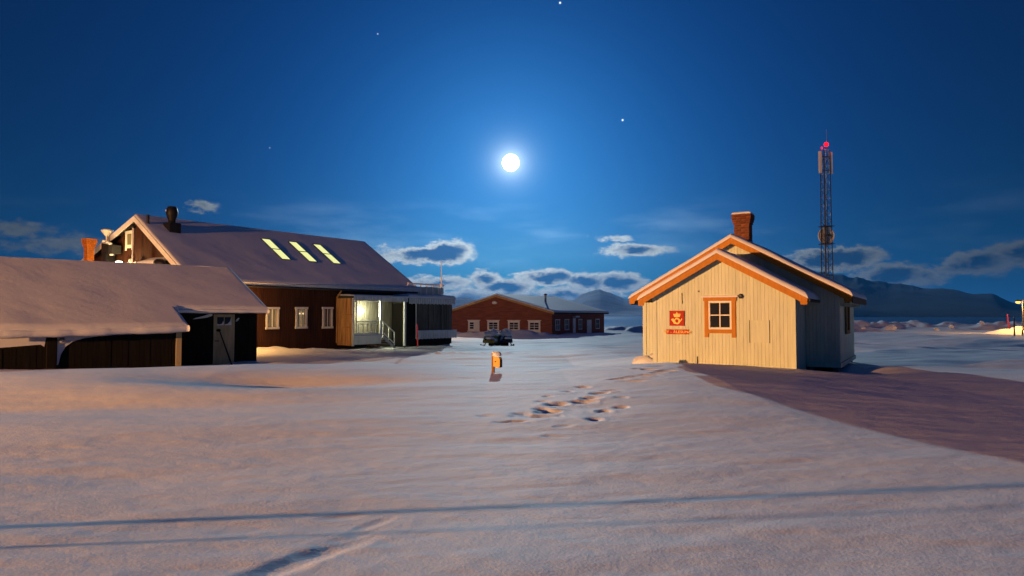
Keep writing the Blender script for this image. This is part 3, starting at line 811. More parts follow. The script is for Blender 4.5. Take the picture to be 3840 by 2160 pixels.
# ---- signs on the post office front
c31, s31 = math.cos(R(-31)), math.sin(R(-31))
def po_world(x, y, z):
    return (7.866 + x * c31 - y * s31, 19.0 + x * s31 + y * c31, PZ + z)
sg = empty('emblem_sign', po_world(-3.335, -.03, 1.43), R(-31))
tag(sg, 'square red sign with yellow crown and post horn on cream wall', 'sign')
box('sign_board', 'signred', sg, -.225, .225, -.015, .005, 0, .455)
def flat(parent, name, pts, mat, s=.45, y=-.018, d=.003):
    MB().prism([((a - .5) * s, y, b * s) for a, b in pts], (0, d, 0)).build(name, mat, parent)
flat(sg, 'crown', [(.33, .58), (.70, .58), (.74, .70), (.77, .80), (.70, .82), (.66, .75), (.62, .84), (.57, .78), (.555, .86), (.515, .93), (.475, .86), (.46, .78), (.41, .84), (.37, .75), (.33, .82), (.26, .80), (.30, .70)], 'signyellow')
ringv = []
hn = MB()
nn = 36
for i in range(nn):
    a = 2 * math.pi * i / nn; b = 2 * math.pi * (i + 1) / nn
    q = [(.515 + .215 * math.cos(a), .315 + .215 * math.sin(a)), (.515 + .215 * math.cos(b), .315 + .215 * math.sin(b)), (.515 + .115 * math.cos(b), .325 + .115 * math.sin(b)), (.515 + .115 * math.cos(a), .325 + .115 * math.sin(a))]
    hn.prism([((p - .5) * .45, -.018, r_ * .45) for p, r_ in q], (0, .003, 0))
hn.build('horn_ring', 'signyellow', sg)
flat(sg, 'horn_bell', [(.10, .44), (.30, .50), (.285, .44), (.325, .38), (.31, .28), (.35, .17), (.44, .105), (.33, .14), (.26, .21), (.19, .34)], 'signyellow', y=-.0195)
flat(sg, 'horn_mouthpiece', [(.70, .24), (.73, .36), (.80, .46), (.85, .50), (.895, .44), (.83, .38), (.755, .27)], 'signyellow', y=-.0195)
ns = empty('name_sign', po_world(-3.32, -.03, 1.175), R(-31))
tag(ns, 'long red name sign reading NY - ÅLESUND under the emblem', 'sign')
box('sign_board', 'signred', ns, -.34, .34, -.015, .005, 0, .145)
tcv = bpy.data.curves.new('lettering', 'FONT')
tcv.body = 'NY - \u00c5LESUND'
tcv.size = .118; tcv.extrude = .0015; tcv.align_x = 'CENTER'; tcv.space_character = 1.12
tcv.offset = .0018
tcv.materials.append(MAT['signyellow'])
tmp = link('lettering_curve', tcv)
dg = bpy.context.evaluated_depsgraph_get()
tme = bpy.data.meshes.new_from_object(tmp.evaluated_get(dg))
bpy.data.objects.remove(tmp)
lt = link('lettering', tme, ns)
lt.location = (0, -.0175, .032); lt.rotation_euler = (R(90), 0, 0)

# ---- step with a snow heap at the left of the house
stp = empty('entrance_step', po_world(-4.72, 1.2, -.12), R(-31))
stp.scale = (.78, .78, .72)
tag(stp, 'wooden step with a snow heap at the corner of the cream house', 'step')
box('tread', 'ochre', stp, -.35, .45, -.25, .35, .28, .36)
box('riser', 'ochre', stp, -.33, .43, -.23, .33, .0, .279)
MB().blob((-.12, -.02, .42), (.55, .40, .32), 21, flat=.85, n=20, m=12).build('snow_heap', 'snow', stp, smooth=True)
MB().blob((.22, .1, .56), (.30, .25, .28), 22, flat=.8, n=16, m=10).build('snow_heap', 'snow', stp, smooth=True)

# ================================================================== TARRED SHED (left foreground)
SE = np.array([-9.68, 27.0, .18])
SZ = CAM_Z - 1.95
shed = empty('tarred_shed', (-9.68, 27.0, SZ), R(-45))
tag(shed, 'low black tarred shed with deep snow on its roof', 'shed')
e0 = .18 + 1.95                       # main eave height above the shed's base
KS = .477
RX, RZ = -3.6, e0 + 3.6 * KS
# walls: main part and the lower front extension
MB().prism([(-.37, -9.6, 0), (-6.85, -9.6, 0), (-6.85, -9.6, e0 - .12), (RX, -9.6, RZ - .15), (-.37, -9.6, e0 - .05)], (0, 9.35, 0)).build('wall', 'tar', shed)
MB().prism([(.98, -9.6, 0), (-.36, -9.6, 0), (-.36, -9.6, e0 - .12), (.98, -9.6, e0 - .98 * KS - .14)], (0, 6.05, 0)).build('wall', 'tar', shed)
# board cladding: every board a piece
def shed_boards(xf, y0, y1, z0, z1, w=.17):
    n = int(round((y1 - y0) / w)); w = (y1 - y0) / n
    for i in range(n):
        d = random.uniform(.0, .008)
        MB().box(xf, xf + .022 + d, y0 + i * w + .005, y0 + (i + 1) * w - .005, z0, z1).build('plank', 'tar', shed)
shed_boards(-.37, -3.54, -1.99, 0, e0 - .06)
shed_boards(-.37, -1.12, -.24, 0, e0 - .06)
shed_boards(.98, -9.6, -3.55, 0, e0 - 1.0 * KS - .15)
box('corner_board', 'doorpaint', shed, .985, 1.03, -3.74, -3.56, 0, e0 - 1.0 * KS - .16)
box('wall_plate', 'tar', shed, .985, 1.06, -7.50, -7.25, 0, e0 - 1.0 * KS - .16)
# roof sheets and their snow
def shed_roof(y0, y1, xe):
    ze = e0 - xe * KS
    MB().prism([(xe, y0, ze), (RX, y0, RZ), (RX, y0, RZ - .08), (xe, y0, ze - .08)], (0, y1 - y0, 0)).build('roof', 'tar', shed)
shed_roof(-3.46, .02, .02)
shed_roof(-9.8, -3.47, 1.30)
MB().prism([(RX, -9.8, RZ), (-7.2, -9.8, RZ - 3.6 * KS), (-7.2, -9.8, RZ - 3.6 * KS - .08), (RX, -9.8, RZ - .08)], (0, 9.8, 0)).build('roof', 'tar', shed)
o_ = .06
sag = lambda y: -.018 * max(0, -y - 1.5)
def shed_part(y0, y1, xa, xb, edges, nu, nv):
    z_ = lambda x: e0 - x * KS + .004
    snow_slab('roof_snow', shed, [(xa, y0, z_(xa)), (xb, y0, z_(xb)), (xb, y1, z_(xb)), (xa, y1, z_(xa))], .16, .17, edges, nu, nv, 15, .06)
shed_part(-9.8, -3.40, RX, .08, (1, 0, 0, 0), 16, 30)
shed_part(-3.40, .06, RX, .08, (0, 1, 1, 0), 16, 14)
shed_part(-9.8, -3.40, .08, 1.36, (1, 1, 1, 0), 10, 30)
snow_slab('roof_snow', shed, [(-7.25, -9.8, RZ - 3.65 * KS + .004), (RX, -9.8, RZ + .004), (RX, .06, RZ + .004), (-7.25, .06, RZ - 3.65 * KS + .004)], .15, .16, (1, 0, 1, 1), 14, 24, 16, .16)
# a fringe of snow curling over the long eave
def eave_lip(y0, y1, xe, z, h, seed):
    n = int((y1 - y0) / .12)
    pts = []; m = 8
    for i in range(n + 1):
        y = y0 + (y1 - y0) * i / n
        k = 1 + .35 * float(fbm(np.array([y * 1.3 + seed]), np.array([.3]), 3)[0])
        sagz = -.10 * math.sin(math.pi * min(1, max(0, (y1 - y) / 9.0))) if seed == 1 else 0
        for j in range(m):
            a = -math.pi / 2 + math.pi * j / (m - 1)
            pts.append((xe + .09 * math.cos(a) * k, y, z + h / 2 * math.sin(a) * k - .02 + sagz))
    fs = [(i * m + j, i * m + j + 1, (i + 1) * m + j + 1, (i + 1) * m + j) for i in range(n) for j in range(m - 1)]
    fs += [(i * m + m - 1, i * m, (i + 1) * m, (i + 1) * m + m - 1) for i in range(n)]
    fs += [tuple(range(m)), tuple(n * m + j for j in range(m))[::-1]]
    MB().add(pts, fs).build('snow_lip', 'snow', shed, smooth=True)
eave_lip(-9.7, -3.43, 1.32, e0 - 1.36 * KS + .03, .22, 1)
eave_lip(-3.48, .04, .05, e0 - .08 * KS + .03, .16, 2)
# pale door with a two light window
dr = empty('door', (0, 0, 0), 0, shed)
dz0, dz1 = -.05, e0 - .15
box('door_leaf', 'doorpaint', dr, -.34, -.31, -1.95, -1.15, dz0, dz1 - .40)
box('door_leaf', 'doorpaint', dr, -.34, -.31, -1.95, -1.82, dz1 - .40, dz1)
box('door_leaf', 'doorpaint', dr, -.34, -.31, -1.28, -1.15, dz1 - .40, dz1)
box('door_leaf', 'doorpaint', dr, -.34, -.31, -1.82, -1.28, dz1 - .10, dz1)
box('glazing_bar', 'doorpaint', dr, -.338, -.313, -1.565, -1.535, dz1 - .40, dz1 - .10)
for a, b in ((-1.82, -1.566), (-1.534, -1.28)):
    box('pane', 'glass', dr, -.335, -.325, a, b, dz1 - .40, dz1 - .10)
box('latch', 'black', dr, -.31, -.28, -1.90, -1.74, dz1 - 1.02, dz1 - .99)
# snow plastered by the wind on the walls
def plaster(name, xf, pts, seed, t=.03):
    MB().prism([(xf, y, z) for y, z in pts], (t, 0, 0)).build(name, 'snow', shed)
plaster('plastered_snow', -.342, [(-2.0, e0 - .13), (-2.0, e0 - .20), (-2.2, e0 - .27), (-2.5, e0 - .31), (-2.72, e0 - .33), (-2.6, e0 - .28), (-2.3, e0 - .20), (-2.1, e0 - .13)], 1)
plaster('plastered_snow', -.342, [(-1.10, e0 - .43), (-1.03, e0 - .40), (-.96, e0 - .30), (-1.0, e0 - .28), (-1.08, e0 - .35)], 2)
plaster('plastered_snow', -.322, [(-1.82, dz1 - .41), (-1.82, dz1 - .36), (-1.74, dz1 - .38), (-1.64, dz1 - .36), (-1.58, dz1 - .24), (-1.57, dz1 - .41)], 3, .02)
plaster('plastered_snow', -.322, [(-1.53, dz1 - .41), (-1.53, dz1 - .38), (-1.42, dz1 - .36), (-1.33, dz1 - .26), (-1.29, dz1 - .12), (-1.275, dz1 - .41)], 4, .02)
zt = e0 - 1.0 * KS - .30
plaster('plastered_snow', 1.008, [(-7.22, zt + .08), (-7.22, zt - .95), (-7.18, zt - .92), (-7.12, zt - .62), (-7.0, zt - .38), (-6.80, zt - .22), (-6.5, zt - .13), (-6.1, zt - .08), (-5.7, zt - .01), (-5.25, zt + .06), (-5.3, zt + .09), (-6.0, zt + .05), (-6.75, zt + .02), (-6.95, zt + .09)], 5, .012)
plaster('plastered_snow', 1.008, [(-9.6, zt + .02), (-9.6, zt - .38), (-8.6, zt - .36), (-7.65, zt - .30), (-7.56, zt - .37), (-7.52, zt - .1), (-7.53, zt + .04), (-8.3, zt + .02)], 6, .012)
wn = empty('window', (0, 0, 0), 0, shed)
box('frame', 'doorpaint', wn, 1.02, 1.045, -7.20, -7.03, zt - .27, zt + .06)
box('pane', 'glass', wn, 1.046, 1.052, -7.175, -7.055, zt - .23, zt + .02)
MB().blob((1.05, -7.12, zt - .2), (.01, .05, .04), 9).build('snow_in_window', 'snow', wn, smooth=True)

stick = empty('walking_stick', (0, 0, 0))
def shed_world(x, y, z):
    c, s = math.cos(R(-45)), math.sin(R(-45))
    return Vector((-9.68 + x * c - y * s, 27 + x * s + y * c, SZ + z))
a_, b_ = shed_world(-.27, -1.74, dz1 - .62), shed_world(.02, -1.33, -.06)
stick.location = b_
rel = a_ - b_
MB().tube((0, 0, 0), rel, .035, .022, 8).build('shaft', 'black', stick)
MB().blob(rel + Vector((-.03, -.02, .02)), (.09, .06, .05), 4).build('knob', 'black', stick, smooth=True)
tag(stick, 'dark knobbed stick leaning against the pale shed door', 'stick')

# ================================================================== BROWN HOUSE with skylights
HZ = CAM_Z - 1.95
house = empty('brown_house', (-15.28, 32.4, HZ), R(-34))
tag(house, 'long dark brown house with snowy roof and lit skylights', 'house')
EZ = 3.67                                     # eave height
KR = 3.44 / 5.2
HL = 16.2
LZ = lambda x: EZ + 3.44 + (x + 5.2) * .365    # left slope, flatter
xl = -12.6
body = [(-.5, .35, 0), (-.5, .35, EZ + .5 * KR - .1), (-5.2, .35, EZ + 3.44 - .12), (xl + .5, .35, LZ(xl + .5) - .1), (xl + .5, .35, 0)]
MB().prism(body[::-1], (0, HL - .7, 0)).build('wall', 'brown', house)
# board-and-batten cladding: too fine to pick apart from here, one sheet of real strips
bt = MB()
y = .45
while y < HL - .4:
    bt.box(-.5, -.482, y, y + .115, .05, EZ + .2); y += .125
x = xl + .6
while x < -.6:
    zt_ = (LZ(x) if x < -5.2 else EZ - x * KR) - .2
    bt.box(x, x + .115, .332, .35, .1, zt_ - .1); x += .125
tag(bt.build('cladding', 'brown', house), kind='stuff')
# roof
MB().prism([(0, 0, EZ), (-5.2, 0, EZ + 3.44), (-5.2, 0, EZ + 3.36), (0, 0, EZ - .08)], (0, HL, 0)).build('roof', 'greydark', house)
MB().prism([(-5.2, 0, EZ + 3.44), (xl, 0, LZ(xl)), (xl, 0, LZ(xl) - .08), (-5.2, 0, EZ + 3.36)], (0, HL, 0)).build('roof', 'greydark', house)
rs1 = snow_slab('roof_snow', house, [(-5.2, -.03, EZ + 3.444), (.06, -.03, EZ - .06 * KR + .004), (.06, HL + .04, EZ - .06 * KR + .004), (-5.2, HL + .04, EZ + 3.444)], .10, .12, (1, 1, 1, 0), 24, 40, 31, .14)
snow_slab('roof_snow', house, [(xl - .05, -.03, LZ(xl - .05) + .004), (-5.2, -.03, EZ + 3.444), (-5.2, HL + .04, EZ + 3.444), (xl - .05, HL + .04, LZ(xl - .05) + .004)], .10, .12, (1, 0, 1, 1), 12, 20, 32, .14)
# bargeboards of the near gable, white
bh = .30
MB().prism([(-5.2, -.03, EZ + 3.44), (.02, -.03, EZ - .02), (.02, -.03, EZ - .02 - bh), (-5.2, -.03, EZ + 3.44 - bh)], (0, -.04, 0)).build('bargeboard', 'white', house)
MB().prism([(xl, -.03, LZ(xl)), (-5.2, -.03, EZ + 3.44), (-5.2, -.03, EZ + 3.44 - bh), (xl, -.03, LZ(xl) - bh)], (0, -.04, 0)).build('bargeboard', 'white', house)
MB().prism([(-.12, .0, EZ - .16), (.03, .0, EZ - .16), (.03, .0, EZ - .04), (-.12, .0, EZ - .04)], (0, HL, 0)).build('fascia', 'white', house)
# skylights: three pairs on the visible slope
up = Vector((KR, 0, 1)).normalized()
for y0 in (6.80, 8.74, 10.62):
    for xa, xb in ((-4.07, -3.12), (-3.06, -2.12)):
        sk = empty('skylight', (0, 0, 0), 0, house)
        z = lambda x: EZ - x * KR + .09
        def slab(x0, x1, y0_, y1_, h0, h1, name, mat):
            P_ = [Vector((x0, y0_, z(x0))), Vector((x1, y0_, z(x1))), Vector((x1, y1_, z(x1))), Vector((x0, y1_, z(x0)))]
            MB().prism([p + up * h0 for p in P_], up * (h1 - h0)).build(name, mat, sk)
        slab(xa, xb, y0, y0 + .56, 0.0, .030, 'pane', 'skylight')
        for (p, q, r_, t_) in ((xa - .04, xa, y0 - .04, y0 + .6), (xb, xb + .03, y0 - .04, y0 + .6), (xa, xb, y0 - .04, y0), (xa, xb, y0 + .56, y0 + .6)):
            slab(p, q, r_, t_, -.02, .045, 'frame', 'darksteel')
def window_side(parent, xf, y0, y1, z0, z1, c, cols, rows, cmat='white', glassmat='glass', curtains=False, name='window', lamp=False):
    """window in a wall that faces +x"""
    w = empty(name, (0, 0, 0), 0, parent)
    box('casing', cmat, w, xf, xf + .05, y0, y0 + c, z0, z1)
    box('casing', cmat, w, xf, xf + .05, y1 - c, y1, z0, z1)
    box('casing', cmat, w, xf, xf + .07, y0 - .04, y1 + .04, z1, z1 + c)
    box('casing', cmat, w, xf, xf + .07, y0 - .03, y1 + .03, z0 - c, z0)
    a0, a1 = y0 + c, y1 - c
    iw, ih = (a1 - a0) / cols, (z1 - z0) / rows
    m = .018
    for k in range(1, cols):
        box('glazing_bar', cmat, w, xf + .006, xf + .042, a0 + k * iw - m, a0 + k * iw + m, z0, z1)
    for k in range(1, rows):
        box('glazing_bar', cmat, w, xf + .007, xf + .040, a0, a1, z0 + k * ih - m, z0 + k * ih + m)
    for k in range(rows):
        for j in range(cols):
            box('pane', glassmat, w, xf + .004, xf + .012, a0 + j * iw + m, a0 + (j + 1) * iw - m, z0 + k * ih + m, z0 + (k + 1) * ih - m)
    if curtains:
        for a, b in ((a0, a0 + (a1 - a0) * .22), (a0 + (a1 - a0) * .40, a0 + (a1 - a0) * .62), (a1 - (a1 - a0) * .22, a1)):
            box('curtain', 'curtain', w, xf + .013, xf + .02, a, b, z0 + .03, z1 - .03)
    if lamp:
        for a in (.3, .72):
            MB().blob((xf + .024, a0 + (a1 - a0) * a, z1 - .25), (.01, .06, .05), 3).build('candle_light', 'lampwarm_soft', w)
    return w
MAT['lampwarm_soft'] = glow_material('window_candle', (1.0, 0.8, 0.4), 1.2)
window_side(house, -.48, 4.55, 5.36, EZ - 2.35, EZ - 1.40, .12, 2, 1, curtains=True, glassmat='window_lit')
window_side(house, -.48, 6.47, 7.26, EZ - 2.35, EZ - 1.38, .12, 2, 1, curtains=True, glassmat='window_lit', lamp=True)
window_side(house, -.48, 8.36, 9.12, EZ - 2.37, EZ - 1.36, .12, 2, 1, curtains=True)
# gable window
window_front(house, -6.75, -5.95, EZ + 1.85, EZ + 2.65, .33, .14, 'white', 'white', 1, 1, 'gablepane', head=True)
# downpipe and gutter
MB().tube((.0, .2, EZ - .22), (.0, HL - .2, EZ - .22), .06, n=8).build('gutter', 'darksteel', house)
dp = MB().tube((-.42, 9.42, .3), (-.42, 9.42, EZ - .65), .05, n=8).tube((-.42, 9.42, EZ - .65), (-.05, 9.42, EZ - .28), .05, n=8)
dp.build('downpipe', 'palewood', house)
# steel flue on the gable
MB().tube((-4.9, -.22, EZ + .2), (-4.9, -.22, EZ + 2.75), .065, n=10).build('flue_pipe', 'steel', house)
MB().lathe((-4.9, -.22, EZ + 2.75), [(.07, 0), (.12, .05), (.12, .12), (.05, .2)], 10).build('flue_cap', 'black', house)
# roof vents: slim pipe, and a barrel cowl on a black box
zr = lambda x: EZ - x * KR
MB().tube((-4.4, .25, zr(-4.4)), (-4.4, .25, zr(-4.4) + .55), .07, n=10).build('vent_pipe', 'black', house)
box('vent_box', 'black', house, -4.45, -3.75, 1.05, 1.65, EZ + 2.35, EZ + 3.12)
MB().lathe((-4.1, 1.35, EZ + 3.12), [(.17, 0), (.19, .2), (.26, .36), (.30, .55), (.26, .78), (.2, .88), (.02, .9)], 18).build('vent_cowl', 'black', house, smooth=True)
MB().blob((-4.2, 1.08, EZ + 3.78), (.04, .04, .05), 3).build('snow_clump', 'snow', house, smooth=True)
# chimney of bright brick on the near gable
brick_chimney(house, -8.85, -.55, EZ - .3, EZ + 2.42, .40, .36, 'brickorange', course=.105, corbel=4, snowcap=False)
# black duct with a pale bowl cowl beside it
du = empty('ventilation_duct', (0, 0, 0), 0, house)
box('duct', 'black', du, -8.05, -7.55, -.30, .2, EZ - .4, EZ + 2.15)
MB().tube((-7.66, -.2, EZ + 2.1), (-7.66, -.2, EZ + 2.52), .08, .08, 10).build('neck', 'steel', du)
MB().lathe((-7.66, -.2, EZ + 2.50), [(.08, 0), (.14, .08), (.30, .30), (.31, .34), (.20, .40)], 16).build('cowl', 'dish', du, smooth=True)
MB().tube((-8.0, -.3, EZ + 2.2), (-7.0, -.3, EZ + 2.05), .05, n=8).build('bracket', 'steel', du)
for k, (x, z) in enumerate(((-7.75, 2.25), (-7.35, 2.16), (-7.1, 2.08))):
    MB().blob((x, -.3, EZ + z), (.14, .1, .07), 30 + k).build('snow_clump', 'snow', du, smooth=True)
box('junction_box', 'darksteel', du, -7.35, -6.95, -.28, .2, EZ + 1.55, EZ + 2.0)
MB().blob((-7.1, -.2, EZ + 1.5), (.2, .1, .05), 8).build('snow_clump', 'snow', du, smooth=True)
# pale ledge along the gable foot and a small snow covered canopy
box('ledge', 'white', house, -5.9, -4.55, -.25, .3, EZ + .90, EZ + 1.00)
MB().blob((-5.3, -.05, EZ + 1.10), (.18, .14, .12), 5).build('snow_clump', 'snow', house, smooth=True)
snow_slab('canopy_snow', house, [(-4.1, -.5, EZ + .80), (-2.4, -.5, EZ + .80), (-2.4, .3, EZ + 1.05), (-4.1, .3, EZ + 1.05)], .16, .14, (1, 1, 0, 1), 12, 8, 6)
box('canopy', 'brown', house, -4.1, -2.4, -.45, .3, EZ + .66, EZ + .795)
MB().blob((-2.25, -.3, EZ + .82), (.45, .2, .22), 12).build('satellite_fitting', 'black', house, smooth=True)

def house_world(x, y, z):
    c, s = math.cos(R(-34)), math.sin(R(-34))
    return (-15.28 + x * c - y * s, 32.4 + x * s + y * c, HZ + z)
def point_lamp(name, loc, power, col, radius, parent):
    l = bpy.data.lights.new(name, 'POINT'); l.energy = power; l.color = col; l.shadow_soft_size = radius
    o = bpy.data.objects.new(name, l); COL.objects.link(o); o.parent = parent; o.location = loc
    return o
gl = empty('flood_lamp', house_world(-6.1, -.35, EZ + .78), R(-34))
tag(gl, 'glaring lamp on the brown gable just above the shed roof', 'lamp')
box('lamp_housing', 'darksteel', gl, -.17, .17, -.06, .12, .30, .36)
box('lamp_glass', 'lampwhite', gl, -.16, .16, -.07, .11, .05, .298)
box('lamp_bracket', 'darksteel', gl, -.03, .03, .121, .60, .12, .2)
point_lamp('lamp_light', (0, -.55, .15), 210, (1.0, .62, .24), .1, gl)

# ================================================================== ENTRANCE PORCH on the brown house
porch = empty('entrance_porch', house_world(0, 0, 0), R(-34))
tag(porch, 'lit entrance porch with white railing on the brown house', 'porch')
XP = .85                                     # front plane
y0, y1 = 9.5, 14.0
DZ = EZ - 2.90
MB().prism([(-.48, y0, EZ - .55), (XP + .05, y0, EZ - .60), (XP + .05, y0, EZ - .72), (-.48, y0, EZ - .72)], (0, y1 - y0 + .1, 0)).build('porch_roof', 'greydark', porch)
snow_slab('roof_snow', porch, [(-.47, y0 - .02, EZ - .546), (XP + .08, y0 - .02, EZ - .60), (XP + .08, y1 + .12, EZ - .60), (-.47, y1 + .12, EZ - .546)], .09, .08, (1, 1, 1, 0), 8, 14, 41)
n = 22
for i in range(n):                                       # fascia slats
    a = y0 + (y1 + .1 - y0) * i / n
    box('fascia_board', 'white', porch, XP + .052, XP + .075, a + .012, a + (y1 + .1 - y0) / n - .012, EZ - .87, EZ - .60)
box('fascia_rail', 'grey', porch, XP + .0, XP + .05, y0, y1 + .1, EZ - .86, EZ - .725)
# end screen of bare boards
n = 10
for i in range(n):
    w_ = (XP + .45) / n
    a = -.45 + i * w_
    MB().box(a + .006, a + w_ - .006, y0 - .03 - (i % 3) * .012, y0 + .0, .18, EZ - .73).build('screen_board', 'palewood', porch)
for z in (EZ - 1.72, EZ - 2.45):
    box('screen_rail', 'palewood', porch, -.45, XP, y0 - .075, y0 - .056, z, z + .06)
box('screen_post', 'white', porch, XP - .04, XP + .06, y0 - .05, y0 + .06, .15, EZ - .73)
# grey boarded back wall inside the porch
n = 30
for i in range(n):
    a = y0 + .05 + i * .15
    box('wall_board', 'grey', porch, -.478, -.455, a + .004, a + .146, .35, EZ - .74)
box('porch_floor', 'grey', porch, -.45, XP - .02, y0 + .07, 11.80, DZ - .12, DZ)
snow_slab('floor_snow', porch, [(XP - .12, y0 + .07, DZ + .003), (XP + .06, y0 + .07, DZ + .003), (XP + .06, 11.8, DZ + .003), (XP - .12, 11.8, DZ + .003)], .07, .07, (1, 1, 1, 1), 6, 14, 43)
n = 16
for i in range(n):
    w_ = (11.8 - y0 - .07) / n
    a = y0 + .07 + i * w_
    box('skirt_board', 'white', porch, XP - .018, XP + .008, a + .006, a + w_ - .006, .22, DZ - .02)
# posts
for (yy, lo, wd) in ((9.78, DZ, .07), (11.72, DZ, .13), (13.86, .02, .13)):
    box('post', 'white', porch, XP - .06, XP - .06 + wd, yy - wd / 2, yy + wd / 2, lo, EZ - .73)
box('post_foot', 'darksteel', porch, XP - .04, XP + .05, 13.82, 13.90, -.2, .35)
# railing
RT = DZ + .76
box('hand_rail', 'white', porch, XP - .02, XP + .03, 9.78, 11.95, RT, RT + .06)
box('middle_rail', 'white', porch, XP - .015, XP + .02, 9.82, 11.9, RT - .13, RT - .09)
box('lower_rail', 'white', porch, XP - .015, XP + .02, 9.82, 11.9, DZ + .08, DZ + .12)
for k in range(6):
    yy = 9.95 + k * .34
    box('baluster', 'white', porch, XP - .01, XP + .015, yy - .018, yy + .018, DZ + .121, RT - .13)
# flight of steps going down along the wall, with its sloping railing
for k in range(5):
    yy = 11.95 + k * .22
    zz = DZ - .15 - k * .15
    box('stair_tread', 'steel', porch, -.3, XP - .04, yy, yy + .24, zz - .04, zz)
MB().bar((XP + .0, 11.9, DZ - .1), (XP + .0, 13.0, DZ - .86), .05, .16).build('stringer', 'steel', porch)
MB().bar((XP + .0, 11.95, RT + .03), (XP + .0, 12.95, RT - .66), .05, .06).build('hand_rail', 'white', porch)
MB().bar((XP + .0, 11.95, DZ + .12), (XP + .0, 12.95, DZ - .58), .035, .05).build('lower_rail', 'white', porch)
for k, yy in enumerate((11.95, 12.45, 12.95)):
    z_ = RT - (yy - 11.95) * .69
    box('baluster', 'white', porch, XP - .02, XP + .02, yy - .025, yy + .025, z_ - .75, z_ + .02)
for k in range(3):
    box('firewood', 'wood', porch, XP - .3, XP + .05, 10.9 + k * .28, 11.12 + k * .28, .0 + (k % 2) * .05, .14 + (k % 2) * .05)
pl = empty('porch_lamp', house_world(-.43, 11.25, EZ - 1.62), R(-34))
tag(pl, 'glaring white lamp on the back wall of the porch', 'lamp')
MB().lathe((.10, 0, 0), [(.02, 0), (.14, .05), (.17, .15), (.15, .26), (.05, .30)], 16).build('lamp_globe', 'lampwhite', pl, smooth=True)
box('lamp_plate', 'darksteel', pl, -.02, .0, -.08, .08, .0, .3)
point_lamp('lamp_light', (.70, 0, .12), 170, (1.0, 1.0, .62), .1, pl)

# ================================================================== ANNEX with roof terrace
annex = empty('annex_building', house_world(0, 0, 0), R(-34))
tag(annex, 'flat roofed annex with dark upright panels and icicle-like white valance', 'building')
ya, yb = 14.95, 18.7
box('wall', 'tar', annex, -6.0, XP - .10, 14.1, yb, .0, EZ - .95)
box('base', 'black', annex, -5.5, XP - .2, 14.95, yb - .05, -.3, .0)
n = 9
for i in range(n):
    a = ya + (yb - ya) * i / n
    wv = (yb - ya) / n
    d = random.uniform(0, .05)
    box('panel', 'annexpanel', annex, XP - .099, XP - .05 + d, a + .015, a + wv - .015, .45, EZ - .97)
for yy in (ya, 16.25, 16.7, 17.6, 18.1):
    box('panel_rib', 'white' if yy < 15 else 'grey', annex, XP - .04, XP + .02, yy - .022, yy + .022, .45, EZ - .97)
for i in range(4):
    a = 14.15 + i * .2
    box('panel', 'annexpanel', annex, XP - .6, XP - .55 + .03 * i, a + .01, a + .19, .0, EZ - .75)
box('flat_roof', 'greydark', annex, -6.2, XP + .1, 14.12, yb + .15, EZ - .94, EZ - .62)
snow_slab('roof_snow', annex, [(-6.2, 14.12, EZ - .617), (XP + .14, 14.12, EZ - .617), (XP + .14, yb + .2, EZ - .617), (-6.2, yb + .2, EZ - .617)], .26, .2, (1, 1, 1, 1), 14, 16, 51)
n = 26
for i in range(n):                                       # valance slats under roof and under the windows
    a = 14.15 + (yb + .15 - 14.15) * i / n
    box('valance_slat', 'white', annex, XP + .101, XP + .125, a + .02, a + .155, EZ - .97 - .03 * (i % 2), EZ - .63)
n = 24
for i in range(n):
    a = ya - .02 + 4.2 * i / n
    box('valance_slat', 'white', annex, XP + .0, XP + .03, a + .015, a + .155, .40 - .02 * (i % 2), .88)
box('valance_board', 'grey', annex, XP - .049, XP - .002, ya, ya + 4.15, .42, .86)
snow_slab('ledge_snow', annex, [(XP - .05, ya, .883), (XP + .06, ya, .883), (XP + .06, ya + 4.18, .883), (XP - .05, ya + 4.18, .883)], .07, .05, (1, 1, 1, 1), 6, 20, 53)
# terrace railing
ZT = EZ - .40
tr = empty('terrace_railing', (0, 0, 0), 0, annex)
for xx, ys in ((-.2, (15.3, 19.0)), (-4.5, (15.3, 19.0))):
    box('hand_rail', 'white', tr, xx - .045, xx + .045, ys[0], ys[1], ZT + .74, ZT + .84)
    k = ys[0]
    i = 0
    while k <= ys[1] + .01:
        box('post', 'white', tr, xx - .035, xx + .035, k - .035, k + .035, ZT - .2, ZT + .74); k += .62
box('hand_rail', 'white', tr, -4.5, -.23, 18.97, 19.03, ZT + .66, ZT + .72)
MAT['frosted'] = material('frosted_panel', (0.50, 0.58, 0.56), 0.3, 0.5, var=0.05)
k = 15.36
while k < 18.7:
    box('rail_panel', 'frosted', tr, -.21, -.19, k, k + .5, ZT + .05, ZT + .60); k += .62
fp = empty('flag_pole', house_world(-.05, 18.55, EZ - .35), R(-34))
tag(fp, 'thin white flagpole standing on the annex terrace', 'pole')
MB().tube((0, 0, -.03), (0, 0, 1.35), .05, .04, 10).build('lower_tube', 'white', fp)
MB().tube((0, 0, 1.35), (0, 0, 2.35), .032, .02, 8).build('upper_tube', 'white', fp)
MB().blob((0, 0, 2.37), (.04, .04, .04), 1).build('finial', 'white', fp)
for k in range(6):
    MB().blob((.05, -.03, .1 + k * .13), (.05, .05, .05), k).build('snow_clump', 'snow', fp, smooth=True)

# ================================================================== RED HOUSE
RZ0 = CAM_Z - 2.3
red = empty('red_house', (4.4, 75.0, RZ0), R(-31))
tag(red, 'low red wooden house with white windows and a snowy roof', 'house')
W_, L_ = 14.1, 14.3
he, ha = 2.62, 4.50
MB().prism([(0, .0, 0), (0, .0, he), (-W_ / 2, .0, ha), (-W_, .0, he), (-W_, .0, 0)][::-1], (0, L_, 0)).build('wall', 'red', red)
